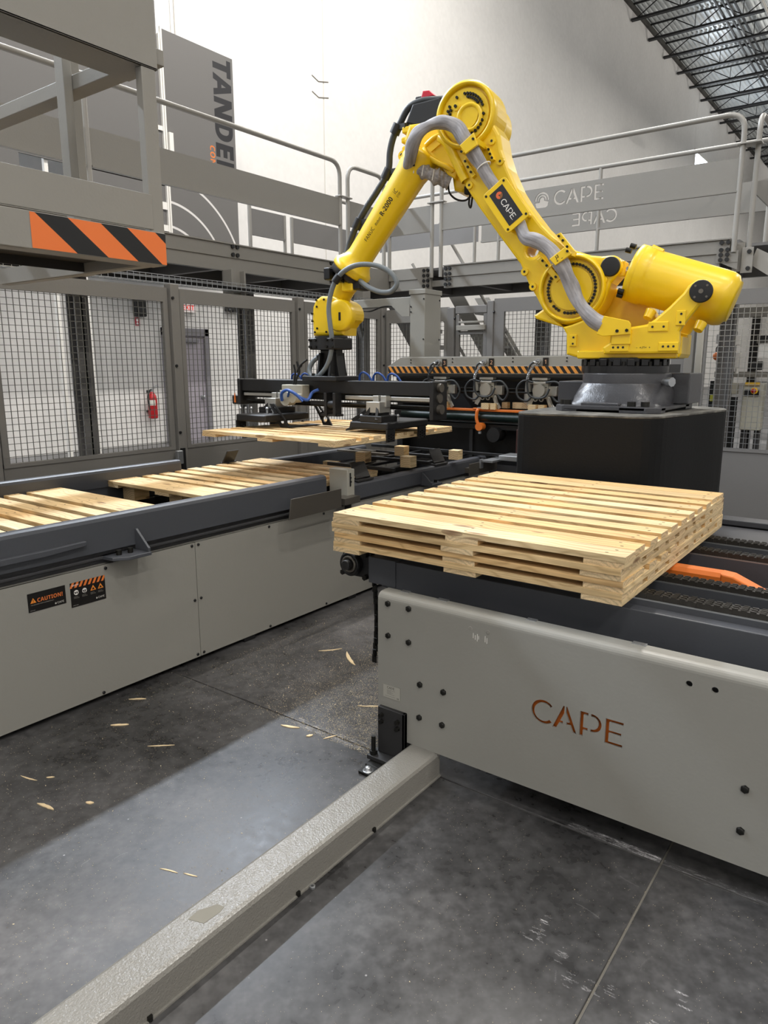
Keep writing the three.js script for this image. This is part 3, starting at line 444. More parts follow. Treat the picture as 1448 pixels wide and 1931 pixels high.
  rp(robot, 'wrist', [turned([-1.82, .85, 0], [-1.905, .70, 0], [[.09, 0], [.085, .08], [.075, .14], [.07, .22], [0, .22]], 32), box(-1.83, -1.745, .735, .8, .02, .09, .012), ext([[-2.07, .45], [-1.82, .45], [-1.815, .5], [-1.79, .53], ...arc(-1.855, .585, .1, -20, 78, 8), [-1.9, .71], [-2.0, .715], [-2.045, .69], [-2.068, .645], [-2.075, .58]], -.1, .09, .022, [], 3), turned([-1.84, .58, .06], [-1.84, .58, 1], [[.105, 0], [.105, .045], [.095, .06], [.06, .062], [0, .062]], 40)], M.yellow);
  rp(robot, 'wrist_bolt', [[-2.07, .60], [-2.07, .55], [-2.05, .475], [-1.955, .475], [-2.03, .5], [-2.03, .645], [-1.97, .69], [-2.035, .69]].map(([x, y]) => cyl([x, y, .085], [x, y, .096], .0075, 6)), M.bolt);
  rp(robot, 'wrist_slot', box(-1.836, -1.818, .545, .60, .12, .1235, .004).rotateZ(0), M.black);
}
{ // dress pack: grey fabric sleeve, clamps, hoses
  const sleeve = (pts, r, name) => { const g = tube(pts, r, 150, 22), p = g.attributes.position, n = g.attributes.normal, u = g.attributes.uv; for (let i = 0; i < p.count; i++) { const a = u.getX(i), b = u.getY(i), k = .0045 * Math.sin(b * 12.57 + 2.6 * Math.sin(a * 17)) * (.5 + .5 * Math.sin(a * 9 + 1)) + .0045 * Math.sin(a * 62 + 3 * Math.sin(b * 6.283 + a * 9)) * Math.sin(a * 14 + b * 6.283) + .004 * Math.sin(a * 27); p.setXYZ(i, p.getX(i) + n.getX(i) * k, p.getY(i) + n.getY(i) * k, p.getZ(i) + n.getZ(i) * k); u.setXY(i, a * 2.2, b * .6); } g.computeVertexNormals(); return g; };
  const s = rp(robot, 'cable_sleeve', [sleeve([[-1.345, 1.475, .05], [-1.31, 1.50, .1], [-1.281, 1.525, .15], [-1.252, 1.562, .18], [-1.206, 1.605, .2], [-1.137, 1.636, .2], [-1.062, 1.642, .2], [-1.001, 1.628, .2], [-.951, 1.592, .2], [-.917, 1.541, .2], [-.883, 1.494, .19], [-.843, 1.428, .18], [-.80, 1.36, .17], [-.745, 1.275, .15], [-.65, 1.14, .145], [-.58, 1.04, .15], [-.525, .965, .18], [-.48, .945, .2], [-.425, .918, .21], [-.367, .875, .215], [-.328, .829, .215], [-.285, .758, .21], [-.243, .67, .2], [-.194, .582, .2], [-.135, .515, .22], [-.085, .478, .235], [-.05, .462, .24]], .039), sleeve([[-1.40, 1.52, -.02], [-1.345, 1.478, .04], [-1.27, 1.445, .03], [-1.18, 1.40, .01], [-1.10, 1.365, -.03]], .042)], M.fabric);
  rp(s, 'cable_tie', [new THREE.TorusGeometry(.042, .004, 8, 24).rotateY(Math.PI / 2).rotateZ(-1.0).translate(-.80, 1.375, .17), ...[[-1.29, 1.45, .075], [-1.235, 1.43, .068], [-1.17, 1.40, .055]].map(([x, y, z]) => bar([x, y + .03, z], [x - .012, y - .03, z], .005))], M.white);
  const q4 = (P, z0, z1) => ext(P, z0, z1, .003);
  const c1 = rp(robot, 'cable_clamp', [q4([[-.922, 1.488], [-.884, 1.438], [-.812, 1.476], [-.838, 1.545]], .232, .248), q4([[-.955, 1.43], [-.935, 1.45], [-.87, 1.35], [-.89, 1.335]], .095, .125), q4([[-.81, 1.50], [-.785, 1.485], [-.755, 1.42], [-.775, 1.412]], .095, .125), bar([-.90, 1.465, .1], [-.90, 1.465, .235], .03, .03), bar([-.83, 1.50, .1], [-.83, 1.50, .235], .03, .03)], M.yellow);
  rp(c1, 'clamp_bolt', [[-.838, 1.51, .248], [-.908, 1.452, .248], [-.935, 1.432, .125], [-.917, 1.398, .125], [-.897, 1.368, .125], [-.79, 1.478, .125], [-.78, 1.452, .125], [-.768, 1.43, .125]].map(([x, y, z]) => cyl([x, y, z], [x, y, z + .008], .0075, 6)), M.bolt);
  const c2 = rp(robot, 'cable_clamp', [q4([[-.362, .826], [-.326, .79], [-.238, .846], [-.277, .884]], .252, .27), q4([[-.475, .845], [-.45, .865], [-.33, .735], [-.355, .715]], .1, .13), q4([[-.37, .975], [-.345, .985], [-.25, .87], [-.275, .855]], .1, .13), bar([-.335, .81, .1], [-.335, .81, .255], .03, .03), bar([-.268, .86, .1], [-.268, .86, .255], .03, .03)], M.yellow);
  rp(c2, 'clamp_bolt', [[-.262, .86, .27], [-.44, .838, .13], [-.415, .81, .13], [-.36, .745, .13], [-.352, .965, .13], [-.328, .94, .13], [-.302, .905, .13]].map(([x, y, z]) => cyl([x, y, z], [x, y, z + .008], .0075, 6)), M.bolt);
  const tj = canvasTex(128, 96, c => { c.clearRect(0, 0, 128, 96); c.fillStyle = '#2a2410'; c.font = 'bold 44px sans-serif'; c.fillText('J2', 34, 44); c.font = 'bold 46px monospace'; c.fillText('+ -', 22, 88); });
  const an = .57, q = (u, v) => [-.308 + u * Math.cos(an) - v * Math.sin(an), .832 + u * Math.sin(an) + v * Math.cos(an), .2712];
  rp(c2, 'axis_marking', quad(q(-.034, .022), q(.03, .022), q(.03, -.024), q(-.034, -.024)), print(tj, .5, true));
  // black hose along the back of the forearm
  const h = rp(robot, 'hose', tube([[-1.17, 1.87, -.1], [-1.22, 1.876, -.1], [-1.335, 1.885, -.1], [-1.425, 1.86, -.1], [-1.487, 1.778, -.1], [-1.535, 1.705, -.1], [-1.56, 1.621, -.1], [-1.575, 1.5, -.1], [-1.655, 1.39, -.1], [-1.754, 1.275, -.1], [-1.83, 1.165, -.1], [-1.885, 1.05, -.1], [-1.90, .95, -.06], [-1.90, .88, .02], [-1.872, .85, .1]], .021, 110, 12), M.hoseBlack);
  rp(h, 'hose_clamp', [[[-1.50, 1.775], [-1.53, 1.72]], [[-1.565, 1.515], [-1.6, 1.455]], [[-1.79, 1.225], [-1.825, 1.165]]].flatMap(([p, q2]) => [cyl([...p, -.1], [...q2, -.1], .033, 14), bar([p[0] + .01, p[1] - .02, -.1], [p[0] + .08, p[1] - .03, -.06], .03, .03)]), M.black);
  // grey hose round the wrist
  const g = rp(robot, 'hose', tube([[-1.70, .80, .06], [-1.648, .774, .1], [-1.584, .741, .12], [-1.498, .713, .13], [-1.428, .716, .13], [-1.387, .761, .13], [-1.422, .821, .13], [-1.498, .867, .13], [-1.604, .891, .14], [-1.698, .885, .15], [-1.787, .842, .16], [-1.84, .778, .165], [-1.872, .70, .165], [-1.885, .614, .165], [-1.875, .513, .165], [-1.868, .438, .16], [-1.878, .356, .15], [-1.918, .255, .14], [-1.99, .185, .13], [-2.063, .176, .12], [-2.095, .222, .1], [-2.068, .285, .08], [-2.02, .31, .06]], .0165, 150, 12), M.hoseGrey);
  rp(g, 'hose_clamp', [cyl([-1.80, .83, .16], [-1.835, .79, .165], .026, 14), bar([-1.82, .81, .1], [-1.815, .815, .165], .04, .04), cyl([-2.045, .30, .075], [-2.005, .315, .055], .024, 12)], M.black);
  rp(robot, 'cable', [tube([[-1.12, 1.375, -.05], [-1.11, 1.31, -.05], [-1.06, 1.265, -.05], [-1.0, 1.255, -.05], [-.96, 1.275, -.03], [-.95, 1.30, -.02]], .006, 40, 8), tube([[-.96, 1.28, -.02], [-.965, 1.22, -.02], [-.95, 1.20, -.01], [-.935, 1.26, -.0]], .006, 24, 8), box(-1.0, -.965, 1.285, 1.33, -.06, -.02, .004)], M.rubber);
}
{ // balancer
  const a = [.048, .757, 0], d = [.946, -.323, 0], e = [a[0] + d[0], a[1] + d[1], 0];
  const bl = rp(robot, 'balancer', [turned(a, e, [[0, -.01], [.14, -.01], [.156, .0], [.156, .028], [.153, .03], [.156, .032], [.156, .075], [.15, .085], [.147, .1], [.145, .45], [.143, .50], [.132, .53], [.11, .543], [.105, .555], [0, .56]], 64)], M.yellow);
  rp(bl, 'lifting_boss', [cyl([.17, .54, .1], [.155, .50, .12], .03, 16, .024), cyl([.43, .47, .1], [.415, .43, .12], .03, 16, .024), cyl([.14, .87, .03], [.2, .85, .035], .028, 14, .018)], M.yellow);
  rp(bl, 'flange_bolt', [[.062, .885, .07], [.045, .86, .1], [.02, .645, .12], [.012, .625, .1]].map(([x, y, z]) => cyl([x, y, z], [x - .03, y + .01, z], .014, 8)), M.bolt);
  rp(bl, 'rod', cyl([-.06, .79, 0], [.06, .752, 0], .024, 24), M.chrome);
  rp(bl, 'clevis', [box(-.06, .008, .735, .82, -.05, .06, .008)], M.yellow);
  rp(bl, 'trunnion_cap', [turned([.43, .618, .245], [.43, .618, 1], [[.056, 0], [.056, .022], [.052, .028], [0, .028]], 40)], M.black, 'round black trunnion cap');
  rp(bl, 'cap_screw', [[.43, .618, .012], [.458, .645, .006], [.402, .645, .006], [.458, .59, .006], [.402, .59, .006]].map(([x, y, r]) => cyl([x, y, .27], [x, y, .2765], r, 8)), M.steel);
  rp(bl, 'trunnion', cyl([.43, .618, -.25], [.43, .618, .25], .045, 24), M.yellow);
}
// ------------------------------------------------------------------ timber: boards are six-sided with grain along their length and rings on the ends
function board(len, th, wid, along, mk) {       // along 'x' or 'z'; centred
  const g = along === 'x' ? new THREE.BoxGeometry(len, th, wid) : new THREE.BoxGeometry(wid, th, len), p = g.attributes.position, n = g.attributes.normal, u = g.attributes.uv, o = rnd(), q = rnd(), e = rr(-.05, .05), f = rr(-.01, .05);
  for (let i = 0; i < p.count; i++) {
    const L = along === 'x' ? p.getX(i) : p.getZ(i), W = along === 'x' ? p.getZ(i) : p.getX(i), nl = along === 'x' ? n.getX(i) : n.getZ(i);
    if (Math.abs(nl) > .5) u.setXY(i, .5 + (W + e) / .16, (p.getY(i) + f) / .16 + .2);
    else u.setXY(i, L / 1.25 + o, (Math.abs(n.getY(i)) > .5 ? W : p.getY(i) + W) / 1.0 + q);
  }
  const w = M.pine[mk], ms = along === 'x' ? [M.end, M.end, w, w, w, w] : [w, w, w, w, M.end, M.end];
  return [g, ms];
}
function timber(parent, name, len, th, wid, along, pos, mk) {
  const [g, ms] = board(len, th, wid, along, mk), m = new THREE.Mesh(g, ms); m.name = name; m.position.set(...pos); m.castShadow = m.receiveShadow = true; parent.add(m); return m;
}
const PL = 1.146, PW = 1.37;
const SLATS = (() => { const o = []; let z = PW / 2; for (const w of [.104, .104, .083, .083, .083, .083, .083, .083, .083, .104, .104]) { const lead = w > .1; o.push([z - w / 2, w]); z -= w + (o.length === 1 || o.length === 10 ? .001 : .0465); } return o; })();
// a deck: eleven slats nailed to three flat stringer boards; its origin is under the stringers
function deck(t, k, low) {
  const st = .0188, b = .0198, pick = () => [0, 0, 1, 1, 2][(rnd() * 5) | 0];
  for (const x of [-PL / 2 + .066, .004, PL / 2 - .066]) timber(t, 'stringer_board', PW - .004, st, .13, 'z', [x + rr(-.004, .004), low + st / 2, rr(-.003, .003)], pick());
  for (const [z, w] of SLATS) timber(t, 'slat', PL + rr(-.006, .004), b, w - .001, 'x', [rr(-.004, .004), low + st + b / 2, z], pick());
  const nails = []; for (const [z, w] of SLATS) for (const x of [-PL / 2 + .05, .004, PL / 2 - .06]) for (const s of [-1, 1]) nails.push(new THREE.CylinderGeometry(.0042, .0042, .0012, 6).scale(1.4, 1, .8).translate(x + rr(-.018, .018), low + st + b, z + s * w * .22));
  const m = new THREE.Mesh(merge(nails), M.nail); m.name = 'nail_heads'; m.userData.kind = 'stuff'; t.add(m);
}
M.nail = std(0x6b5a42, .6);
const deckA = thing('pallet_deck', 'bottom wooden pallet deck of the stack of four resting on the chains', 'pallet', [-1.237, .7757, -2.79], .002, 'stacked pallet decks');
deck(deckA, 0, 0);
const deckB = thing('pallet_deck', 'topmost wooden pallet deck of the stack of four on the chain conveyor', 'pallet', [-1.237, .7757 + 3 * .0388, -2.79], .004, 'stacked pallet decks');
deck(deckB, 1, 0);
copyOf(deckB, 'pallet_deck', 'wooden pallet deck second from the bottom in the stack of four', [-1.235, .7757 + .0388, -2.792], Math.PI + .004, 'stacked pallet decks');
copyOf(deckA, 'pallet_deck', 'wooden pallet deck third from the bottom, right under the topmost of the stack', [-1.2395, .7757 + 2 * .0388, -2.788], Math.PI - .003, 'stacked pallet decks');
// the deck in the gripper
const held = copyOf(deckB, 'pallet_deck', 'wooden pallet deck held in mid air by the black gripper', [-3.312, 1.061 - .0386, -3.863], 1.34 * RAD);
delete held.userData.group; held.rotation.set(-.341 * RAD, 1.34 * RAD, -.264 * RAD);
// two pallets with blocks under the deck on the left conveyor
function blocks(t) { for (const x of [-PL / 2 + .12, .02, PL / 2 - .12]) for (const z of [-PW / 2 + .14, 0, PW / 2 - .14]) timber(t, 'block', .11, .088, .12, 'z', [x, .044, z], (rnd() * 3) | 0); }
const palA = thing('pallet', 'new wooden pallet on the left conveyor nearest the gripper, black blocks shadowed below', 'pallet', [-3.548, .653, -3.26], .001); blocks(palA); deck(palA, 0, .088);
palA.userData.label = 'new wooden pallet on blocks in the left conveyor, the one further back';
const palB = copyOf(palA, 'pallet', 'new wooden pallet at the left edge of the photo in the left conveyor', [-3.572, .653, -1.575], Math.PI);
// small loose blocks in the jig
const blk = (pos, w, h, d, label, turn = 0, name = 'wooden_block', group) => { const t = thing(name, label, 'wooden block', [pos[0], pos[1], pos[2]], turn, group); const [g, ms] = board(d, h, w, 'z', (rnd() * 3) | 0), m = new THREE.Mesh(g.translate(0, h / 2, 0), ms); m.name = 'block'; m.castShadow = m.receiveShadow = true; t.add(m); return t; };
// ------------------------------------------------------------------ gripper under the robot wrist
{
  const cx = -3.34, t = thing('pallet_gripper', 'long black gripper beam with two clamp pads under the robot wrist', 'gripper', [cx, 1.0, -3.9]);
  const zf = -3.85, zb = -3.96;
  // column between the wrist flange and the beam
  const yb = 1.41;
  const col = part(t, 'mounting_column', [cyl([cx - .0, 1.60, -3.895], [cx, 1.69, -3.895], .115, 24), box(cx - .115, cx + .115, 1.60, 1.68, -3.99, -3.79, .012), ext([[cx - .075, 1.6], [cx + .075, 1.6], [cx + .075, 1.56], [cx + .1, yb + .01], [cx - .1, yb + .01], [cx - .075, 1.56]], -3.93, -3.86, .006), extX([[-3.99, yb + .01], [-3.8, yb + .01], [-3.83, 1.58], [-3.96, 1.58]], cx - .06, cx - .045), extX([[-3.99, yb + .01], [-3.8, yb + .01], [-3.83, 1.58], [-3.96, 1.58]], cx + .045, cx + .06), box(cx - .16, cx + .15, yb - .02, yb + .012, -4.03, -3.76, .005)], M.black);
  part(col, 'flange_bolt', [-.1, -.05, .05, .1].flatMap(x => [[x, 1.665], [x, 1.62]]).map(([x, y]) => cyl([cx + x, y, -3.79], [cx + x, y, -3.778], .01, 6)).concat([cyl([cx - .09, yb + .01, -3.8], [cx - .09, yb + .03, -3.8], .012, 6), cyl([cx + .09, yb + .01, -3.8], [cx + .09, yb + .03, -3.8], .012, 6)]), M.bolt);
  part(t, 'beam', [box(-4.225, -2.475, 1.302, 1.392, zb, zf, .006), box(-4.2, -2.49, 1.255, 1.3, zb + .02, zf - .04, .004)], M.black);
  part(t, 'guide_rail', [box(-4.2, -3.58, 1.268, 1.292, zf - .04, zf - .005, .005), box(-3.19, -2.485, 1.266, 1.294, zf - .04, zf - .005, .005)], M.alu, 'silver guide rail');
  part(t, 'end_plate', [box(-4.245, -4.215, 1.2, 1.396, -3.99, -3.83, .008), box(-2.485, -2.455, 1.15, 1.396, -4.0, -3.83, .008)], M.black);
  part(t, 'bearing', [cyl([-2.456, 1.22, -3.9], [-2.43, 1.22, -3.9], .03, 20), cyl([-2.456, 1.355, -3.9], [-2.435, 1.355, -3.9], .028, 20), cyl([-2.456, 1.29, -3.9], [-2.445, 1.29, -3.9], .03, 20)], M.steel);
  part(t, 'motor', [box(-4.31, -4.245, 1.2, 1.27, -3.97, -3.83, .01), box(-4.29, -4.255, 1.27, 1.305, -3.93, -3.87, .006)], M.black);
  part(t, 'warning_strip', ext([[-4.277, 1.215], [-4.262, 1.213], [-4.266, 1.285], [-4.273, 1.285]], -3.829, -3.825), M.orange, 'orange strip on the end motor');
  part(t, 'spindle', [cyl([-4.2, 1.235, -3.88], [-2.48, 1.235, -3.88], .009, 10), cyl([-4.2, 1.215, -3.95], [-2.48, 1.215, -3.95], .012, 10)], M.bolt);
  part(t, 'drive_bracket', [box(cx + .02, cx + .045, 1.15, 1.31, -3.85, -3.78, .004), box(cx + .1, cx + .125, 1.15, 1.31, -3.85, -3.78, .004), box(cx - .02, cx + .14, 1.15, 1.165, -3.85, -3.79), cyl([cx + .045, 1.23, -3.82], [cx + .1, 1.23, -3.82], .035, 18), box(cx - .12, cx + .02, 1.225, 1.25, -3.84, -3.8)], M.black);
  // two clamps: silver carriage, pad with feet, slotted arms
  const clamp = (x0, x1, z0, z1, y, out, cxr) => {
    const dir = out;                                       // -1: left pad, 1: right pad
    const pad = part(t, 'clamp_pad', [box(x0, x1, y - .05, y, z1, z0, .012)], M.black);
    const xo = dir > 0 ? x1 - .012 : x0 + .012;
    for (const [a, b] of [[z0 - .0, z0 - .085], [z1 + .12, z1 + .03]]) {
      const holes = []; for (let i = 0; i < 3; i++) for (let k = 0; k < 3; k++) holes.push(arc((a + b) / 2 + (i - 1) * .024, y - .085 - k * .017 + (i % 2) * .008, .0058, 0, 324, 9));
      part(pad, 'clamp_foot', extX([[b, y - .125], [a, y - .125], [a, y - .045], [b, y - .045]], xo + (dir > 0 ? .0 : -.012), xo + (dir > 0 ? .012 : 0), 0, holes), M.black);
    }
    const car = part(t, 'carriage', [box(cxr - .055, cxr - .008, 1.225, 1.30, zf - .01, zf + .04, .004), box(cxr + .008, cxr + .055, 1.225, 1.30, zf - .01, zf + .04, .004), box(cxr - .065, cxr + .045, 1.19, 1.262, zf - .02, zf + .1, .004)], M.alu, 'silver slide carriage');
    part(car, 'pivot_arm', [bar([cxr - .03, 1.22, zf + .09], [cxr - .08, y + .01, zf + .12], .016, .022), bar([cxr + .02, 1.22, zf + .09], [cxr + .05, y + .01, zf + .14], .016, .022), box(cxr - .09, cxr + .09, y - .002, y + .04, zf - .06, zf + .14, .006), box(cxr - .04, cxr + .03, y + .03, 1.2, zf - .03, zf + .06, .004)], M.black);
    part(car, 'clamp_screw', [-.11, -.085, -.06, .07, .1].flatMap((dx, i) => [cyl([cxr + dx, y, z0 - .05 - .03 * i], [cxr + dx, y + .035, z0 - .05 - .03 * i], .008, 8), new THREE.SphereGeometry(.012, 8, 6).translate(cxr + dx, y + .035, z0 - .05 - .03 * i)]), M.zinc);
    return pad;
  };
  const pr = clamp(-3.03, -2.722, -3.71, -4.19, 1.134, 1, -2.86), pl2 = clamp(-3.905, -3.61, -3.50, -3.95, 1.158, -1, -3.80);
  part(pr, 'sloping_lip', [ext([[-3.03, 1.13], [-3.0, 1.09], [-3.07, 1.066], [-3.075, 1.075], [-3.04, 1.09]], -4.15, -3.715, .002), bar([-3.04, 1.13, -3.75], [-2.96, 1.205, -3.83], .02, .03), bar([-2.98, 1.13, -3.75], [-2.93, 1.205, -3.83], .014, .03), bar([-2.95, 1.2, -3.83], [-2.88, 1.17, -3.8], .02, .02)], M.black);
  // slotted gusset plates of the left clamp
  const gus = (ox, z) => { const P = [[0, 1.228], [.045, 1.228], [.15, 1.12], [.18, 1.075], [.185, 1.066], [.10, 1.066], [.085, 1.10]].map(([x, y]) => [x + ox, y]); return ext(P, z - .006, z + .006, 0, [[[.032, 1.21], [.05, 1.205], [.09, 1.165], [.07, 1.155]].map(([x, y]) => [x + ox, y]), arc(ox + .12, 1.11, .022, 0, 330, 12)]); };
  part(pl2, 'gusset_plate', [gus(-3.72, -3.66), gus(-3.60, -3.98), ext([[-3.62, 1.066], [-3.53, 1.066], [-3.53, 1.072], [-3.62, 1.072]], -3.985, -3.655)], M.black);
  // valve block and hoses
  const vb = part(t, 'valve_block', [box(-3.70, -3.50, 1.29, 1.36, -3.84, -3.76, .006), box(-3.73, -3.68, 1.26, 1.32, -3.82, -3.77, .004), cyl([-3.64, 1.262, -3.80], [-3.64, 1.262, -3.73], .05, 18), cyl([-3.56, 1.27, -3.80], [-3.56, 1.27, -3.72], .035, 18), box(-3.66, -3.50, 1.25, 1.3, -3.84, -3.75, .008)], M.beige, 'beige valve block with fittings');
  part(vb, 'air_hose', [tube([[-3.66, 1.25, -3.72], [-3.64, 1.30, -3.7], [-3.58, 1.325, -3.69], [-3.51, 1.31, -3.68], [-3.46, 1.275, -3.7], [-3.43, 1.26, -3.74], [-3.42, 1.31, -3.78], [-3.38, 1.33, -3.8]], .011, 60, 8), tube([[-3.60, 1.28, -3.72], [-3.55, 1.315, -3.69], [-3.49, 1.295, -3.685], [-3.44, 1.25, -3.7]], .008, 40, 8), ...[[-3.08, .02], [-2.96, .018], [-2.84, .015], [-3.62, .012], [-3.72, .01]].map(([x, h]) => tube([[x - .05, 1.39, -3.94], [x - .035, 1.41 + h, -3.93], [x, 1.42 + h * 1.4, -3.92], [x + .035, 1.41 + h, -3.93], [x + .06, 1.39, -3.94]], .007, 30, 6))], M.blue, 'blue air hose');
  part(vb, 'cable', [tube([[-3.60, 1.36, -3.8], [-3.58, 1.40, -3.79], [-3.56, 1.45, -3.8], [-3.58, 1.52, -3.8]], .008, 30, 6), tube([[-3.58, 1.45, -3.8], [-3.54, 1.50, -3.8], [-3.50, 1.535, -3.82]], .007, 20, 6), tube([[-3.62, 1.36, -3.8], [-3.6, 1.44, -3.8], [-3.61, 1.5, -3.8]], .007, 20, 6)], M.rubber);
}
const boltHeads = (list, axis, r = .009, h = .009) => list.map(([x, y, z]) => axis === 'x' ? cyl([x, y, z], [x + h, y, z], r, 6) : axis === 'z' ? cyl([x, y, z], [x, y, z + h], r, 6) : cyl([x, y, z], [x, y + h, z], r, 6));
// ------------------------------------------------------------------ right conveyor with the stencilled side panel
{
  const t = thing('chain_conveyor', 'low chain conveyor in front with the CAPE stencilled grey side panel, carrying the stack', 'conveyor', [-.6, 0, -2.3]);
  const zf = -2.047, x0 = -1.545, x1 = 1.6, yb = .1, R = .026, yt = .669;
  const holes = word(-.913, .347, .0835).concat([arc(-.436, .608, .0095, 0, 330, 12), arc(-.367, .608, .0095, 0, 330, 12)]);
  const rc = .012, outline = [...arc(x0 + rc, yb + rc, rc, 180, 270, 4), [x1, yb], [x1, yt - R], [x0 + .0, yt - R]];
  const fold = []; for (let i = 0; i <= 6; i++) { const a = i / 6 * Math.PI / 2; fold.push([zf - R + R * Math.cos(a), yt - R + R * Math.sin(a)]); } fold.push([-2.115, yt], [-2.115, yt - .008]); for (let i = 6; i >= 0; i--) { const a = i / 6 * Math.PI / 2; fold.push([zf - R + (R - .008) * Math.cos(a), yt - R + (R - .008) * Math.sin(a)]); }
  const p = part(t, 'side_panel', [ext(outline, zf - .008, zf, 0, holes), extX(fold, x0, x1)], M.panel);
  part(p, 'backing_plate', box(-.97, -.55, .32, .46, zf - .03, zf - .022), M.orange, 'orange plate behind the stencilled letters');
  part(p, 'panel_bolt', [[-1.498, .633], [-1.405, .632], [-1.497, .508], [-1.404, .503], [-1.353, .351], [-1.252, .35], [-1.354, .22], [-1.255, .221], [-.266, .341], [-.266, .211]].map(([x, y]) => turned([x, y, zf], [x, y, 1], [[.0118, 0], [.0118, .006], [.009, .009], [0, .009]], 6)), M.bolt);
  part(p, 'plug', [[-1.149, .614], [-1.081, .616]].map(([x, y]) => turned([x, y, zf], [x, y, 1], [[.0075, 0], [.0065, .0015], [.004, .001], [0, .001]], 14)), M.grey);
  part(p, 'chipped_paint', [-1.138, -1.13, -1.122, -1.117, -1.092, -1.085].map((x, i) => box(x, x + .002, .582 - (i % 3) * .004, .60 - (i % 2) * .006, zf, zf + .0005)), M.white, null, 'stuff');
  const np = canvasTex(256, 176, (c, w, h) => { c.fillStyle = '#a9a69c'; c.fillRect(0, 0, w, h); c.strokeStyle = '#77746c'; c.lineWidth = 3; c.strokeRect(3, 3, w - 6, h - 6); capeCanvas(c, 62, 50, 30, '#2b2a28'); c.fillStyle = '#6d6a64'; for (let i = 0; i < 5; i++) c.fillRect(60, 66 + i * 13, [120, 60, 90, 70, 110][i], 4); c.fillRect(30, 146, 150, 4); c.fillStyle = '#222'; c.font = 'bold 26px sans-serif'; c.fillText('CE', 204, 160); });
  part(p, 'name_plate', box(-1.522, -1.44, .256, .311, zf, zf + .0012), M.alu); part(p, 'name_plate_print', quad([-1.5215, .3105, zf + .0014], [-1.4405, .3105, zf + .0014], [-1.4405, .2565, zf + .0014], [-1.5215, .2565, zf + .0014]), print(np, .3), 'maker plate print');
  // rail and four chain tracks
  part(t, 'front_rail', [box(-1.64, x1, .60, .73, -2.30, -2.24, .004), box(-1.735, -1.6, .625, .735, -2.31, -2.234, .003), box(-1.6, x1, .56, .62, -2.28, -2.13, .003)], M.charcoal);
  part(t, 'rail_clip', [[-1.48, .05], [-1.32, .06], [-.97, .05], [-.62, .06]].map(([x, w]) => box(x, x + w * .7, .668, .6715, -2.12, -2.10)), M.zinc);
  const TR = [-2.29, -2.52, -2.99, -3.22];
  for (const z of TR) {
    const tr = part(t, 'chain_track', [box(-1.70, x1, .65, .752, z - .06, z, .003), box(-1.70, x1, .60, .66, z - .065, z + .012, .003)], M.charcoal);
    const links = [], pin = [];
    for (let x = -1.7; x < x1; x += .0254) { const k = Math.round((x + 1.7) / .0254) % 2, y = .7625; for (const s of [-1, 0, 1]) { const zc = z - .03 + s * .019, off = k ? .0055 : .0025; for (const q of [-1, 1]) { const zz = zc + q * off; const g = new THREE.BoxGeometry(.034, .0185, .0022); const a = g.attributes.position; for (let i = 0; i < a.count; i++) if (Math.abs(a.getX(i)) > .01) a.setY(i, a.getY(i) * .62); links.push(box(x - .0085, x + .0085, y - .009, y + .0125, zz - .0013, zz + .0013), box(x - .0175, x + .0175, y - .006, y + .0085, zz - .0011, zz + .0011)); } } pin.push(box(x + .009, x + .0165, y - .008, y + .004, z - .054, z - .006)); }
    part(tr, 'roller_chain', [links, pin], M.chain || (M.chain = std(0x45423e, .36, .6)), null, 'stuff');
    part(tr, 'chain_guide', [box(-1.70, x1, .75, .7545, z - .004, z), box(-1.70, x1, .75, .7545, z - .06, z - .056)], M.zinc);
  }
  part(t, 'lift_bar', [extX([[-2.75, .62], [-2.68, .62], [-2.68, .757], [-2.69, .771], [-2.74, .771], [-2.75, .757]], -1.5, -.50), ext([[-.50, .62], [-.50, .771], [-.46, .767], [-.28, .69], [-.28, .62]], -2.75, -2.68, .006)], M.orange, 'orange lift bar');
  part(t, 'cross_beam', [box(-1.5, -1.42, .5, .6, -3.7, -2.2), box(-.1, .0, .5, .6, -3.7, -2.2), box(1.3, 1.4, .5, .6, -3.7, -2.2)], M.charcoal);
  part(t, 'floor_tray', box(-1.62, x1, .575, .58, -3.72, -2.31), M.darkSteel);
  part(t, 'rear_rail', [box(-.82, x1, .72, .735, -3.70, -3.32), box(-.86, x1, .735, .765, -3.82, -3.72, .006), box(-.86, x1, .60, .74, -3.83, -3.80)], std(0x3f3f42, .4));
  part(t, 'guide_pin', [cyl([-.70, .735, -3.34], [-.70, .80, -3.34], .008, 8), box(-.73, -.67, .735, .742, -3.37, -3.31)], M.black);
  // bearing at the end of the drive shaft
  const bb = part(t, 'bearing_block', [box(-1.885, -1.735, .632, .745, -2.285, -2.25, .006), cyl([-1.83, .688, -2.252], [-1.83, .688, -2.23], .052, 32), new THREE.TorusGeometry(.043, .007, 10, 32).translate(-1.83, .688, -2.229)], M.black);
  part(bb, 'bearing_ring', turned([-1.83, .688, -2.232], [-1.83, .688, 1], [[.036, 0], [.036, .012], [.026, .012], [.026, .004], [.02, .004]], 28), M.steel); part(bb, 'shaft_end', turned([-1.83, .688, -2.23], [-1.83, .688, 1], [[.021, 0], [.021, .028], [.018, .031], [0, .031]], 24), M.darkSteel);
  part(bb, 'bearing_bolt', [[-1.872, .645], [-1.755, .64], [-1.755, .735]].map(([x, y]) => cyl([x, y, -2.25], [x, y, -2.23], .012, 6)), M.bolt);
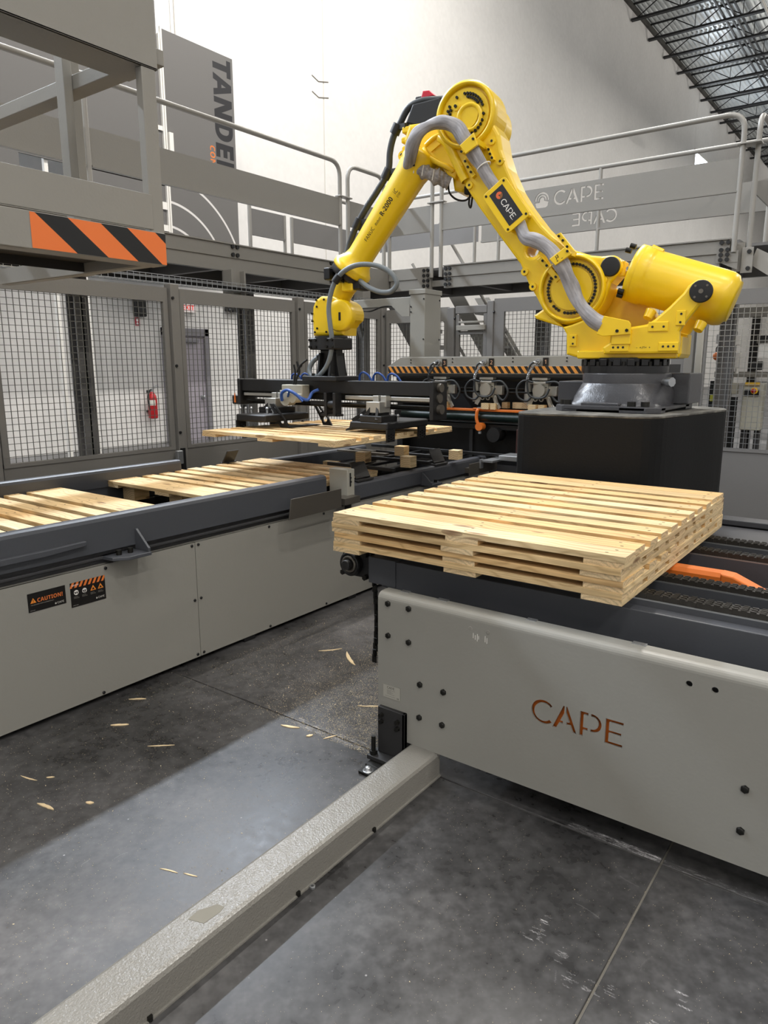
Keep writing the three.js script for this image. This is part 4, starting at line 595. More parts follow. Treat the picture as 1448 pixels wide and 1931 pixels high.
  const ch = []; for (let i = 0; i < 14; i++) { const y = .615 - i * .026, z = -2.27, x = -1.737 + .012 * Math.sin(i * .25); ch.push(i % 2 ? box(x - .011, x + .011, y - .018, y + .018, z - .008, z - .004) : box(x - .004, x + .004, y - .016, y + .016, z - .016, z + .004), cyl([x - .008, y + .012, z - .006], [x + .008, y + .012, z - .006], .006, 6)); }
  part(t, 'hanging_chain', ch, M.bolt, null, 'stuff');
  // feet
  for (const fx of [-1.535, 1.2]) {
    const L = part(t, 'support_leg', [box(fx, fx + .125, .03, .219, -2.05, -2.03, .003), box(fx + .112, fx + .125, .03, .219, -2.16, -2.03, .003), box(fx, fx + .012, .03, .5, -2.16, -2.05), box(fx - .02, fx + .12, .012, .03, -2.16, -1.985, .003)], M.darkSteel);
    part(L, 'leg_bolt', [[.02, .19], [.02, .163], [.095, .182], [.095, .155]].map(([x, y]) => cyl([fx + x, y, -2.03], [fx + x, y, -2.016], .0095, 6)).concat([cyl([fx - .002, .03, -2.005], [fx - .002, .105, -2.005], .009, 10), cyl([fx - .002, .03, -2.005], [fx - .002, .045, -2.005], .016, 6)]), M.bolt);
    part(L, 'floor_plate', [box(fx - .005, fx + .1, 0, .012, -2.16, -1.955, .003), box(fx + .005, fx + .065, 0, .012, -1.955, -1.90, .003)], M.bolt);
    part(L, 'anchor_bolt', turned([fx + .036, .012, -1.922], [fx + .036, 1, -1.922], [[.02, 0], [.02, .002], [.013, .003], [.013, .012], [.008, .016], [0, .017]], 16), M.zinc);
  }
  for (const fx of [-1.5, 1.2]) part(t, 'support_leg', [box(fx, fx + .08, .0, .5, -3.7, -3.62)], M.darkSteel);
}
// ------------------------------------------------------------------ left conveyor
{
  const t = thing('side_conveyor', 'long grey conveyor on the left with dark side rails, holding two wooden pallets', 'conveyor', [-3.4, 0, -2.4]);
  const xf = -2.835, S = -2.237;
  for (const [a, b, n] of [[S + .0015, 1.2, 0], [-4.2, S - .0015, 1], [-5.3, -4.203, 2]]) {
    const p = part(t, 'side_panel', [box(xf - .003, xf, .026, .632, a, b), box(xf - .03, xf, .6295, .632, a, b)], M.panel);
    const bs = n === 0 ? [[S + .02, .627 - .012], [S + .02, .332], [S + .02, .042], [-1.739, .612], [-1.681, .038], [-1.0, .612], [-1.0, .038]] : n === 1 ? [[S - .02, .615], [S - .02, .335], [S - .02, .042], [-2.75, .617], [-2.735, .038], [-3.21, .615], [-3.22, .04], [-3.7, .04]] : [[-4.25, .04], [-4.8, .04]];
    part(p, 'panel_screw', bs.map(([z, y]) => turned([xf, y, z], [1, y, z], [[.0075, 0], [.0075, .004], [.005, .006], [0, .006]], 8)), M.black);
    if (n === 0) {
      const cau = canvasTex(512, 250, (c, w, h) => { c.fillStyle = '#171514'; c.fillRect(0, 0, w, h); c.fillStyle = '#e58a34'; c.beginPath(); c.moveTo(72, 66); c.lineTo(112, 134); c.lineTo(32, 134); c.fill(); c.fillStyle = '#171514'; c.fillRect(69, 86, 7, 26); c.fillRect(69, 117, 7, 8); c.fillStyle = '#e0783a'; c.font = 'bold 74px sans-serif'; c.fillText('CAUTION!', 122, 134); c.fillStyle = '#b9b2a8'; c.font = '17px sans-serif'; c.fillText('THIS MACHINE STARTS AUTOMATICALLY', 36, 166); logoCanvas(c, 366, 212, 24, '#d8d4cc'); capeCanvas(c, 388, 224, 26, '#d8d4cc'); c.font = '11px sans-serif'; c.fillText('SAFETY LABEL', 22, 234); });
      const ppe = canvasTex(512, 330, (c, w, h) => { c.fillStyle = '#171514'; c.fillRect(0, 0, w, h); c.fillStyle = '#e07a38'; for (let i = 0; i < 8; i++) { c.beginPath(); c.moveTo(30 + i * 66, 0); c.lineTo(66 + i * 66, 0); c.lineTo(26 + i * 66, 72); c.lineTo(-10 + i * 66, 72); c.fill(); } c.fillStyle = '#171514'; c.fillRect(0, 72, w, 400); c.fillStyle = '#f0d0c8'; c.font = 'bold 30px sans-serif'; c.fillText('SAFETY', 24, 48);
        for (const [x, s] of [[82, 0], [202, 1]]) { c.fillStyle = '#e4e0da'; c.beginPath(); c.arc(x, 138, 34, 0, 6.3); c.fill(); c.fillStyle = '#171514'; c.fillRect(x - 30, 130, 60, 8); c.beginPath(); c.arc(x - 12, 146, 9, 0, 6.3); c.arc(x + 12, 146, 9, 0, 6.3); c.fill(); if (s) c.fillRect(x - 16, 158, 32, 10); }
        for (const x of [330, 440]) { c.fillStyle = '#e58a34'; c.beginPath(); c.moveTo(x, 92); c.lineTo(x + 44, 166); c.lineTo(x - 44, 166); c.fill(); c.fillStyle = '#171514'; c.beginPath(); c.arc(x, 142, 13, 0, 6.3); c.fill(); c.fillRect(x - 22, 150, 44, 6); }
        c.fillStyle = '#b9b2a8'; c.font = '13px sans-serif'; for (const x of [44, 162, 286, 400]) { c.fillText('WEAR EYE', x, 200); c.fillText('PROTECTION', x, 216); } logoCanvas(c, 372, 284, 24, '#d8d4cc'); capeCanvas(c, 394, 296, 26, '#d8d4cc'); c.fillText('SAFETY LABEL', 22, 312); });
      const st = (z0, z1, y0, y1, tex, lab) => part(p, 'warning_sticker', quad([xf + .0012, y1, z0], [xf + .0012, y1, z1], [xf + .0012, y0, z1], [xf + .0012, y0, z0]), print(tex, .35), lab);
      st(-1.381, -1.5445, .503, .583, cau, 'black caution sticker with orange letters'); st(-1.566, -1.731, .4735, .5825, ppe, 'black safety sticker with four pictograms');
    }
  }
  part(t, 'plinth', [box(xf - .12, xf - .06, 0, .05, -5.2, 1.2), box(xf - .06, xf - .004, 0, .12, -2.62, -2.54), box(xf - .06, xf - .004, 0, .12, -3.52, -3.44)], M.black);
  // side rails: rounded top, on both sides; the front one ends before the sensor box
  const prof = (x, y0, y1, d) => [[x, y0], [x, y1 - .02], [x - .006, y1 - .006], [x - .02, y1], [x - .05, y1], [x - .06, y1 - .01], [x - .06, y0]].map(([a, b]) => [a, b]);
  const railZ = (P, z0, z1) => ext(P, z0, z1, .004);
  const r1 = part(t, 'side_rail', railZ(prof(xf + .004, .690, .846), -3.24, 1.2), M.charcoal);
  part(r1, 'edge_strip', extX([[1.2, .728], [1.2, .758], [-1.46, .754], [-1.645, .758], [-1.645, .738], [-1.46, .728]], xf + .004, xf + .03, .003), M.charcoal);
  const br = part(r1, 'corner_bracket', [extY([[xf - .02, -1.73], [xf + .06, -1.74], [xf + .105, -1.80], [xf + .105, -1.91], [xf - .02, -1.91]], .652, .668, .003), ext([[xf, .668], [xf, .765], [xf + .012, .765], [xf + .10, .685], [xf + .10, .668]], -1.91, -1.898, .002)], M.charcoal);
  part(br, 'bracket_bolt', [[xf + .035, -1.79], [xf + .04, -1.845]].map(([x, z]) => cyl([x, .668, z], [x, .69, z], .0125, 10)), M.bolt);
  part(t, 'lower_channel', [box(xf - .06, xf - .02, .634, .69, -5.25, 1.2), box(xf - .03, xf + .002, .655, .668, -3.3, 1.2, .003), box(xf - .09, xf - .05, .60, .66, -3.3, 1.2)], std(0x3a3a3c, .45));
  part(t, 'side_rail', railZ(prof(-4.15 + .06, .74, .852), -3.15, 1.2), M.charcoal);
  part(t, 'side_rail', railZ(prof(-4.15 + .06, .66, .765), -5.25, -3.22), M.charcoal);
  part(t, 'side_rail', [railZ(prof(xf, .655, .762), -5.25, -3.46)], M.charcoal);
  const b2 = part(t, 'corner_bracket', [extY([[xf - .02, -4.28], [xf + .09, -4.28], [xf + .09, -4.42], [xf - .02, -4.5]], .642, .655, .003), ext([[xf, .655], [xf, .735], [xf + .012, .735], [xf + .085, .668], [xf + .085, .655]], -4.292, -4.28, .002)], M.charcoal);
  part(b2, 'bracket_bolt', [[xf + .03, -4.34], [xf + .045, -4.4]].map(([x, z]) => cyl([x, .655, z], [x, .675, z], .0125, 10)), M.bolt);
  part(t, 'inner_wall', [box(-4.11, -4.10, .40, .74, -5.25, 1.2), box(-2.9, -2.895, .30, .64, -5.25, 1.2)], M.charcoal);
  part(t, 'bed', [box(-4.1, -2.9, .40, .41, -5.25, 1.2)], M.darkSteel);
  for (const x of [-4.0, -3.55, -3.08]) part(t, 'carrying_chain', [box(x - .03, x + .03, .60, .652, -5.2, 1.2, .003)], M.bolt);
  part(t, 'cross_member', [-.3, -1.3, -2.42, -3.0, -4.1, -5.0].map(z => box(-4.1, -2.9, .5, .6, z - .04, z + .04)), M.black);
  // hinged guide flaps
  const flap = (x, z, s, lab) => { const f = part(t, 'guide_flap', [ext([[-.062, 0], [-.055, -.01], [.055, -.01], [.062, 0], [.062, .1], [-.062, .1]], -.004, .004, .0015).rotateX(-.55 * s).rotateY(Math.PI / 2 + (s > 0 ? -.18 : .1)).translate(x, .79, z), cyl([x - .0, .782, z - .075], [x, .782, z + .075], .008, 10), box(x - .025, x + .03, .76, .775, z - .085, z + .085, .003)], M.darkSteel, lab); return f; };
  flap(xf - .03, -3.63, 1); flap(xf - .03, -4.56, 1); flap(-4.12, -3.60, -1);
  // steel stop plates
  part(t, 'stop_plate', [ext([[.0, .655], [0, .769], [-.43, .769], [-.45, .655]].map(([z, y]) => [z, y]), 0, .008, .001).rotateY(Math.PI / 2).translate(-2.745, 0, -3.264).scale(1, 1, 1), box(xf, -2.74, .66, .70, -3.45, -3.3)], M.steel);
  part(t, 'stop_plate', [box(-2.742, -2.734, .655, .748, -5.25, -4.80, .001), box(xf, -2.74, .66, .70, -5.0, -4.9)], M.steel);
  // black jig frame with rods
  const jig = part(t, 'jig_bar', [[-3.98, -3.46, -2.86], [-4.43, -3.5, -2.86], [-4.78, -3.9, -2.9], [-5.15, -3.95, -2.55]].map(([z, a, b]) => box(a, b, .775, .80, z - .014, z + .014, .003)), M.black);
  part(t, 'jig_rod', [[-3.42, -3.98, -5.15], [-3.23, -3.98, -5.15], [-2.98, -3.98, -5.15]].map(([x, a, b]) => box(x - .012, x + .012, .757, .777, b, a, .003)), M.black);
  part(t, 'jig_slide', [box(-3.9, -3.40, .785, .80, -4.66, -4.60), box(-3.8, -3.6, .70, .80, -4.75, -4.7)], M.steel);
}
{
  const t = thing('sensor_box', 'light grey sensor box standing at the end of the left conveyor rail', 'box', [-2.87, .66, -3.43]);
  const b = part(t, 'housing', [box(-2.95, -2.80, .68, .862, -3.47, -3.40, .005)], std(0xa09e94, .45));
  part(b, 'sensor_window', [box(-2.81, -2.797, .755, .84, -3.432, -3.42, .002), cyl([-2.80, .785, -3.425], [-2.79, .785, -3.425], .006, 10), cyl([-2.80, .81, -3.425], [-2.79, .81, -3.425], .005, 10)], M.black);
  part(t, 'mount', [box(-2.9, -2.82, .60, .69, -3.46, -3.41), cyl([-2.80, .665, -3.33], [-2.78, .665, -3.33], .016, 10), cyl([-2.80, .655, -3.28], [-2.78, .655, -3.28], .014, 10)], M.black);
  part(t, 'cable', tube([[-2.79, .66, -3.25], [-2.78, .69, -3.27], [-2.785, .72, -3.30], [-2.79, .685, -3.31], [-2.785, .66, -3.33]], .004, 30, 6), M.rubber);
}
blk([-3.315, .782, -4.215], .085, .078, .085, 'loose pine block standing in the black jig, left one nearest the sensor box', .1);
blk([-2.895, .782, -4.20], .085, .078, .085, 'loose pine block in the black jig right beside the front side rail', .08);
blk([-3.28, .79, -4.665], .085, .075, .085, 'loose pine block at the back of the black jig, far from the rail', .1);
blk([-2.815, .79, -4.72], .08, .07, .08, 'loose pine block half hidden behind the black guide flap', .1);
blk([-3.60, .70, -4.18], .12, .07, .06, 'low pine block lying behind the second pallet under the held deck', .1);
// ------------------------------------------------------------------ guard beam on the floor
{
  const t = thing('floor_guard_beam', 'long grey hammered steel box beam lying on the floor up to the stencilled panel', 'beam', [-1.33, 0, -1]);
  const x0 = -1.396, x1 = -1.275, h = .1, P = [[x0, .004], [x0, h - .012], [x0 + .004, h - .003], [x0 + .012, h], [x1 + .0, h], [x1 + .006, h - .003], [x1 + .012, h - .014], [x1 + .004, .012], [x1 + .004, .004]].map(([x, y]) => [x, y]);
  part(t, 'box_tube', [ext([[x0, .006], [x0, h - .012], [x0 + .003, h - .004], [x0 + .012, h], [x1 - .016, h], [x1 - .005, h - .004], [x1, h - .014], [x1, .006]], -2.068, .6, .0015)], M.beamGrey);
  part(t, 'base_strip', [box(x0 - .004, x1 + .006, 0, .0065, -2.068, .6, .001)], M.beamGrey);
  part(t, 'tape_residue', [ext([[-1.36, -.985], [-1.315, -1.0], [-1.312, -1.05], [-1.318, -1.07], [-1.34, -1.065], [-1.362, -1.02]].map(([x, z]) => [x, -z]), 0, .0008).rotateX(-Math.PI / 2).translate(0, h, 0)], std(0x7f7b70, .8), 'worn patch of tape residue');
  part(t, 'base_bolt', [[x1 + .004, -1.66], [x1 + .004, -1.30], [x1 + .003, -.8]].map(([x, z]) => cyl([x, .004, z], [x, .016, z], .007, 8)), M.bolt);
}
{
  const t = thing('steel_nut', 'small shiny nut lying on the floor beside the grey guard beam', 'nut', [-1.262, 0, -1.35]);
  part(t, 'nut_body', [extY([...arc(-1.262, -1.35, .0095, 0, 300, 5)], 0, .008, .001, [arc(-1.262, -1.35, .0052, 0, 330, 11)])], M.zinc);
}
// ------------------------------------------------------------------ frame with the hazard tape at the upper left
{
  const t = thing('stacker_frame', 'grey steel stacker frame at upper left with orange and black hazard tape', 'machine frame', [-2.7, 0, -1]);
  const x = -2.7, ze = -2.065, zs = -.85, s = 1.0385;      // front face, far end
  const Y = { tb: 1.918, tt: 2.06, wb: 2.20, pb: 2.69, pt: 3.6 };
  part(t, 'front_plate', [box(x - .012, x, Y.tt - .0, Y.wb, ze + .055, zs, .003), box(x - .012, x + .0, Y.pb, Y.pt, ze - .01, zs, .003), box(x - .2, x, Y.pb, Y.pb + .01, ze - .01, zs, .003)], M.grey);
  part(t, 'lower_beam', [box(x - .012, x + .006, Y.tb, Y.tt - .008, ze + .005, zs, .004), box(x - .09, x, Y.tb, Y.tb + .012, ze + .005, zs, .003), box(x - 1.35, x - .095, Y.tb + .003, Y.tb + .02, ze, ze + .05, .003), box(x - 1.35, x - .095, Y.tb + .006, 2.0, ze + .051, ze + .06), box(x - 1.35, x - .56, Y.tb + .014, Y.tb + .024, -1.60, zs)], M.grey);
  part(t, 'soffit', [box(x - .55, x - .09, Y.tb + .05, Y.tb + .06, ze + .06, zs), box(x - .55, x - .54, Y.tb + .01, Y.tb + .06, ze + .06, zs), box(x - .1, x - .09, Y.tb + .01, Y.tb + .06, ze + .06, zs)], M.darkSteel);
  // tape
  const tex = canvasTex(1024, 240, (c, w, h) => { c.fillStyle = '#1c1b1a'; c.fillRect(0, 0, w, h); c.fillStyle = '#f07c3a'; const sh = .275; for (const [p, q] of [[.25, .485], [.686, .914]]) { c.beginPath(); c.moveTo(p * w, 0); c.lineTo(q * w, 0); c.lineTo((q + sh) * w, h); c.lineTo((p + sh) * w, h); c.fill(); } c.beginPath(); c.moveTo(0, 0); c.lineTo(.033 * w, 0); c.lineTo(.3 * w, h); c.lineTo(0, h); c.fill(); });
  part(t, 'hazard_tape', quad([x + .0075, Y.tt - .012, -1.466], [x + .0075, Y.tt - .012, ze + .006], [x + .0075, Y.tb + .004, ze + .006], [x + .0075, Y.tb + .004, -1.466]), print(tex, .3), 'orange and black hazard tape');
  // posts and depth bars
  part(t, 'post', [box(x - .045, x - .003, 1.98, Y.pb, ze, ze + .068, .004)], M.grey);
  part(t, 'post', [box(x - .89, x - .80, 1.95, 3.6, ze - .16, ze - .088, .004)], M.grey); part(t, 'post', [box(x - .668, x - .60, 1.95, 3.6, ze + .006, ze + .05, .004)], M.grey);
  part(t, 'depth_bar', [box(x - 1.75, x - .05, 2.737, 2.80, ze - .085, ze + .005, .004)], M.grey);
  for (const px of [x + .02, x - 1.75]) part(t, 'post', [box(px, px + .09, 0, 3.6, -.5, -.42, .006)], M.greyDark);
  part(t, 'tie_beam', [box(x - 1.75, x + .1, 2.2, 2.29, -.5, -.42, .004), box(x - .1, x - .01, 2.2, 2.29, -.86, -.42, .004)], M.greyDark);
  part(t, 'side_beam', [box(x - 1.75, x - 1.66, 2.737, 2.8, ze - .08, -.42, .004)], M.greyDark);
}
// ------------------------------------------------------------------ mesh fences
const wireGrid = (u0, u1, v0, v1, pitch, w, put) => { const g = []; for (let u = u0; u <= u1 + 1e-6; u += pitch) g.push(put(u - w / 2, u + w / 2, v0, v1)); for (let v = v0; v <= v1 + 1e-6; v += pitch) g.push(put(u0, u1, v - w / 2, v + w / 2)); return g; };
// a mesh panel along z at x, or along x at z; a0 < a1 is its run
function fencePanel(alongZ, c, a0, a1, label, o = {}) {
  const { m0 = .777, m1 = 2.035, top = 2.155, bottom = .1, pitch = .048, mat = M.fenceGrey, wire = M.wire } = o, d = .02;
  const P = (u0, u1, v0, v1, e0, e1) => alongZ ? box(c + e0, c + e1, v0, v1, u0, u1) : box(u0, u1, v0, v1, c + e0, c + e1);
  const t = thing('mesh_fence', label, 'fence', alongZ ? [c, 0, (a0 + a1) / 2] : [(a0 + a1) / 2, 0, c]);
  const f = o.frame ?? .045;
  part(t, 'frame', [P(a0, a1, m1, top, -d, d), P(a0, a0 + f, m0, m1, -d, d), P(a1 - f, a1, m0, m1, -d, d)], mat);
  part(t, 'kick_plate', [P(a0, a1, bottom, m0, -d, d - .008), P(a0, a1, m0 - .03, m0, -d, d)], mat);
  part(t, 'wire_mesh', wireGrid(a0 + f, a1 - f, m0, m1, pitch, .0039, (u0, u1, v0, v1) => P(u0, u1, v0, v1, -.003, .003)), wire, null, 'stuff');
  return t;
}
function post(x, z, h, label, w = .09, mat = M.fenceGrey) { const t = thing('fence_post', label, 'post', [x, 0, z]); part(t, 'post_tube', box(x - w / 2, x + w / 2, 0.012, h, z - w / 2, z + w / 2, .006), mat); part(t, 'post_foot', box(x - w * .6, x + w * .6, 0, .012, z - w * .9, z + w * .9), mat); part(t, 'post_bolt', [h - .12, h - .7, .9].map(y => cyl([x + w / 2, y, z + .03], [x + w / 2 + .012, y, z + .03], .013, 8)), M.black); return t; }
const XF = -5.4, ZB = -7.25;
fencePanel(true, XF, -4.095, -2.555, 'grey wire mesh fence panel at far left with the extinguisher seen through it');
fencePanel(true, XF, -5.70, -4.225, 'grey wire mesh fence panel in the middle with the wall door seen through it');
fencePanel(true, XF, -7.19, -5.845, 'grey wire mesh fence panel behind the robot wrist and grey hose');
post(XF, -2.49, 2.16, 'grey fence post at the left edge of the photo'); post(XF, -4.16, 2.19, 'grey fence post between the extinguisher and the wall door'); post(XF, -5.77, 2.19, 'grey fence post right behind the left end of the gripper beam'); post(XF, -7.25, 2.19, 'grey corner fence post left of the tall grey column');
{ const t = thing('fence_latch', 'small grey latch with black back on the fence post above the conveyor rail', 'latch', [XF + .05, .6, -4.16]); part(t, 'latch_body', [box(XF + .046, XF + .09, .62, .74, -4.12, -4.06, .006)], M.zinc); part(t, 'latch_plate', [box(XF + .045, XF + .06, .55, .76, -4.17, -4.12, .003), box(XF + .046, XF + .07, .5, .62, -4.11, -4.07)], M.black); }
fencePanel(false, ZB, -5.32, -4.45, 'grey back fence panel with stairs behind it left of the column', { m1: 1.985, top: 2.14 });
post(-4.40, ZB, 2.13, 'grey back fence post right behind the tall column', .085, M.greyDark);
{ // gate with cross bars
  const t = thing('fence_gate', 'narrow grey fence gate with two cross bars right of the tall column', 'gate', [-4.14, 0, ZB]);
  part(t, 'frame', [box(-4.345, -4.30, .1, 2.05, ZB - .02, ZB + .02, .004), box(-3.99, -3.945, .1, 2.05, ZB - .02, ZB + .02, .004), box(-4.345, -3.945, 2.06, 2.14, ZB - .03, ZB + .03, .004), box(-4.3, -3.99, 1.83, 1.87, ZB - .03, ZB + .02, .004)], M.greyDark);
  part(t, 'cross_bar', box(-4.32, -3.96, 1.875, 1.93, ZB - .0, ZB + .05, .004), M.grey); part(t, 'cross_bar', box(-4.3, -3.99, 1.955, 1.975, ZB, ZB + .04, .003), M.grey);
  part(t, 'wire_mesh', wireGrid(-4.3, -3.99, .8, 1.83, .048, .0046, (u0, u1, v0, v1) => box(u0, u1, v0, v1, ZB - .003, ZB + .003)), M.wire, null, 'stuff');
  part(t, 'kick_plate', box(-4.3, -3.99, .1, .8, ZB - .02, ZB + .01), M.greyDark);
}
post(-3.90, ZB, 2.18, 'dark grey back fence post right of the narrow gate', .075, M.greyDark);
fencePanel(false, ZB, -3.86, -1.84, 'wide dark grey mesh panel of the back fence behind the robot', { m1: 2.06, top: 2.20, mat: M.greyDark, frame: .12 });
post(-1.80, ZB + .0, 2.1, 'grey back fence post beside the robot base', .08);
fencePanel(false, -7.2, -1.665, .1, 'wire mesh fence panel at the right edge with machine cabinets behind', { m0: .745, m1: 2.02, top: 2.15, mat: M.greyDark, frame: .02, wire: M.zinc });
{ const t = thing('fence_post', 'bright aluminium fence post left of the right hand mesh panel', 'post', [-1.70, 0, -7.2]); part(t, 'post_tube', box(-1.735, -1.667, 0, 2.12, -7.24, -7.17, .012), M.alu); part(t, 'post_foot', box(-1.76, -1.65, 0, .01, -7.27, -7.15), M.alu); }
{ // wire tray along the top of the fence
  const t = thing('cable_tray', 'wire cable tray with dark cables along the top of the left fence', 'cable tray', [XF - .1, 2.2, -4.5]);
  const x0 = XF - .16, x1 = XF - .02, g = []; for (let z = -7.1; z < -2.6; z += .06) { g.push(box(x1 - .002, x1 + .002, 2.20, 2.265, z - .002, z + .002), box(x0, x1, 2.198, 2.202, z - .002, z + .002), box(x0 - .002, x0 + .002, 2.20, 2.265, z - .002, z + .002)); }
  for (const y of [2.2, 2.235, 2.265]) g.push(box(x1 - .0025, x1 + .0025, y - .0025, y + .0025, -7.1, -2.6), box(x0 - .0025, x0 + .0025, y - .0025, y + .0025, -7.1, -2.6));
  part(t, 'tray_wires', g, M.zinc, null, 'stuff');
  part(t, 'cable', [0, 1, 2, 3].map(i => tube([[x0 + .03 + i * .03, 2.222, -2.6], [x0 + .035 + i * .028, 2.225 + .008 * (i % 2), -4], [x0 + .03 + i * .03, 2.22, -5.5], [x0 + .03 + i * .03, 2.222, -7.1]], .011, 40, 6)), M.rubber);
}
// ------------------------------------------------------------------ raised walkway round the cell
const DK = 2.66, BT = 2.40;
function ibeam(alongZ, c, a0, a1, y0, y1, w, side) { const P = (u0, u1, v0, v1, e0, e1) => alongZ ? box(c + e0, c + e1, v0, v1, u0, u1) : box(u0, u1, v0, v1, c + e0, c + e1); return [P(a0, a1, y1 - .012, y1, 0, side * w), P(a0, a1, y0, y0 + .012, 0, side * w), P(a0, a1, y0, y1, side * w * .42, side * w * .52), P(a0, a1, (y0 + y1) / 2 + .005, (y0 + y1) / 2 + .02, side * w * .1, side * w * .5)]; }
{
  const t = thing('walkway_platform', 'raised grey steel walkway with deep edge beams running round the robot cell', 'platform', [-6.2, 0, -5]);
  part(t, 'edge_beam', [box(-5.66, -5.6, 2.525, DK - .012, -6.62, 2, .003), box(-5.66, -5.612, BT, 2.527, -6.62, 2, .003), box(-5.75, -5.585, DK - .012, DK, -6.62, 2)], M.walk);
  part(t, 'edge_beam', [box(-6.86, -6.8, BT, DK - .01, -8.6, 2, .003)], M.greyDark);
  part(t, 'edge_beam', [box(-4.78, -1.62, 2.525, DK - .012, -7.71, -7.65, .003), box(-4.78, -1.70, BT + .0, 2.527, -7.71, -7.662, .003), box(-4.78, -1.62, DK - .012, DK, -7.8, -7.635)], M.walk);
  part(t, 'edge_beam', [box(-6.8, 1.2, BT, DK - .01, -8.72, -8.66, .003)], M.greyDark);
  // the corner: short beams with bolted joint plates
  const cor = part(t, 'corner_beam', [box(-5.59, -4.97, 2.525, DK, -7.71, -7.65, .003), box(-5.57, -4.97, BT, 2.527, -7.71, -7.66, .003), box(-5.66, -5.6, BT, DK, -7.71, -6.6, .003), box(-4.97, -4.78, BT + .03, 2.5, -7.72, -7.70)], M.walk);
  const jb = (x, y, z, ax) => ax === 'z' ? cyl([x, y, z], [x, y, z + .018], .02, 8) : cyl([x, y, z], [x + .018, y, z], .02, 8);
  part(cor, 'joint_bolt', [...[-5.055, -5.0, -4.745, -4.69].flatMap(x => [2.62, 2.56, 2.50, 2.44].map(y => jb(x, y, -7.65, 'z'))), ...[-1.692, -1.635].flatMap(x => [2.623, 2.556, 2.513, 2.468].map(y => jb(x, y, -7.648, 'z'))), ...[-5.065, -5.125].flatMap(z => [2.632, 2.556].map(y => jb(-5.6, y, z, 'x'))), ...[-6.54, -6.6, -6.66, -6.9].flatMap(z => [2.63, 2.57, 2.5, 2.44].map(y => jb(-5.6, y, z, 'x')))], M.black);
  part(t, 'joint_plate', box(-1.73, -1.54, 2.44, 2.545, -7.65, -7.645), M.walk); part(t, 'joint_plate', [ext([[-1.73, 2.46], [-1.54, 2.37], [-1.54, 2.54], [-1.73, 2.54]], -7.66, -7.648)], M.walk); part(t, 'joint_plate', box(-5.15, -5.0, BT, DK, -7.65, -7.646), M.walk);
  part(t, 'deck', [box(-6.8, -5.66, DK - .04, DK - .012, -8.66, 2), box(-5.66, -1.55, DK - .04, DK - .012, -8.66, -7.71), box(-1.55, 1.2, DK - .04, DK - .012, -8.66, -8.0)], M.greyDark);
  part(t, 'cross_joist', [1, 0, -1, -2, -3, -4, -5, -6, -7].map(z => box(-6.8, -5.66, BT + .02, DK - .05, z - .03, z + .03)).concat([-5.3, -4.4, -3.4, -2.4].map(x => box(x - .03, x + .03, BT + .02, DK - .05, -8.66, -7.71))), M.greyDark);
  for (const [x, z, w] of [[-6.75, -4.07, .15], [-6.72, -6.25, .15], [-6.75, -1.2, .15], [-6.72, -8.55, .15], [-3.9, -8.6, .15], [-1.75, -8.55, .15], [1, -8.55, .15], [-6.75, 1.5, .15]]) { const c = part(t, 'column', [box(x - w / 2, x - w / 2 + .012, 0, BT + .1, z - w / 2, z + w / 2), box(x + w / 2 - .012, x + w / 2, 0, BT + .1, z - w / 2, z + w / 2), box(x - w / 2, x + w / 2, 0, BT + .1, z - .008, z + .008), box(x - .14, x + .14, 0, .015, z - .14, z + .14)], M.greyDark); }
  part(t, 'stub_post', [box(-5.63, -5.5, 2.17, BT, -5.135, -5.115), box(-5.63, -5.5, 2.17, BT, -4.97, -4.95), box(-5.57, -5.56, 2.17, BT, -5.13, -4.96)], M.walk);
  part(t, 'stub_post', [box(-5.63, -5.5, 2.17, BT, -7.15, -7.0)], M.walk);
  part(t, 'knee_brace', [bar([-6.7, 2.4, -8.3], [-6.7, 1.9, -8.5], .06)], M.greyDark);
}
// guard rails: tube loops with a deep plate between the posts
function guardRail(label, pts, posts, plate, R = .16, mat = M.rail) { const t = thing('guard_rail', label, 'guard rail', pts[0]); t.org = pts[0]; part(t, 'rail_tube', pipe(pts, .024, R), mat); if (posts.length) part(t, 'rail_post', posts.map(p => cyl(p[0], p[1], .022, 12)), mat); for (const g of plate) part(t, 'rail_plate', g[0], g[1] || M.walk); return t; }
const RT1 = 3.735, PA = 3.07, PB = 3.355;
guardRail('front guard rail of the left walkway with a plain deep plate, before the banner', [[-5.6, RT1, 2], [-5.6, RT1, -6.72], [-5.6, DK, -6.72]], [[[-5.6, DK, -3.58], [-5.6, RT1, -3.58]], [[-5.6, DK, -.6], [-5.6, RT1, -.6]], [[-5.6, DK, 1.9], [-5.6, RT1, 1.9]]], [[[box(-5.606, -5.594, PA, PB, -6.71, -3.6), box(-5.62, -5.58, PA - .012, PA + .004, -6.71, -3.6)]], [[box(-5.606, -5.594, PA, PB, -3.55, 1.9), box(-5.62, -5.58, PA - .012, PA, -3.55, 1.9)]]]);
guardRail('tall rail loop at the walkway corner behind the robot forearm', [[-5.6, DK, -6.86], [-5.6, RT1, -6.86], [-5.6, RT1, -7.56], [-5.6, DK, -7.56]], [], [[[box(-5.606, -5.594, PA, PB, -7.55, -6.87)], M.walk]]);
guardRail('back corner guard rail between the forearm and the upper arm', [[-5.58, DK, -7.65], [-5.58, RT1, -7.65], [-4.95, RT1, -7.65], [-4.95, 2.53, -7.65]], [], [[[box(-5.57, -4.96, PA, PB, -7.656, -7.644), box(-5.57, -4.96, PA - .012, PA, -7.67, -7.63)]]]);
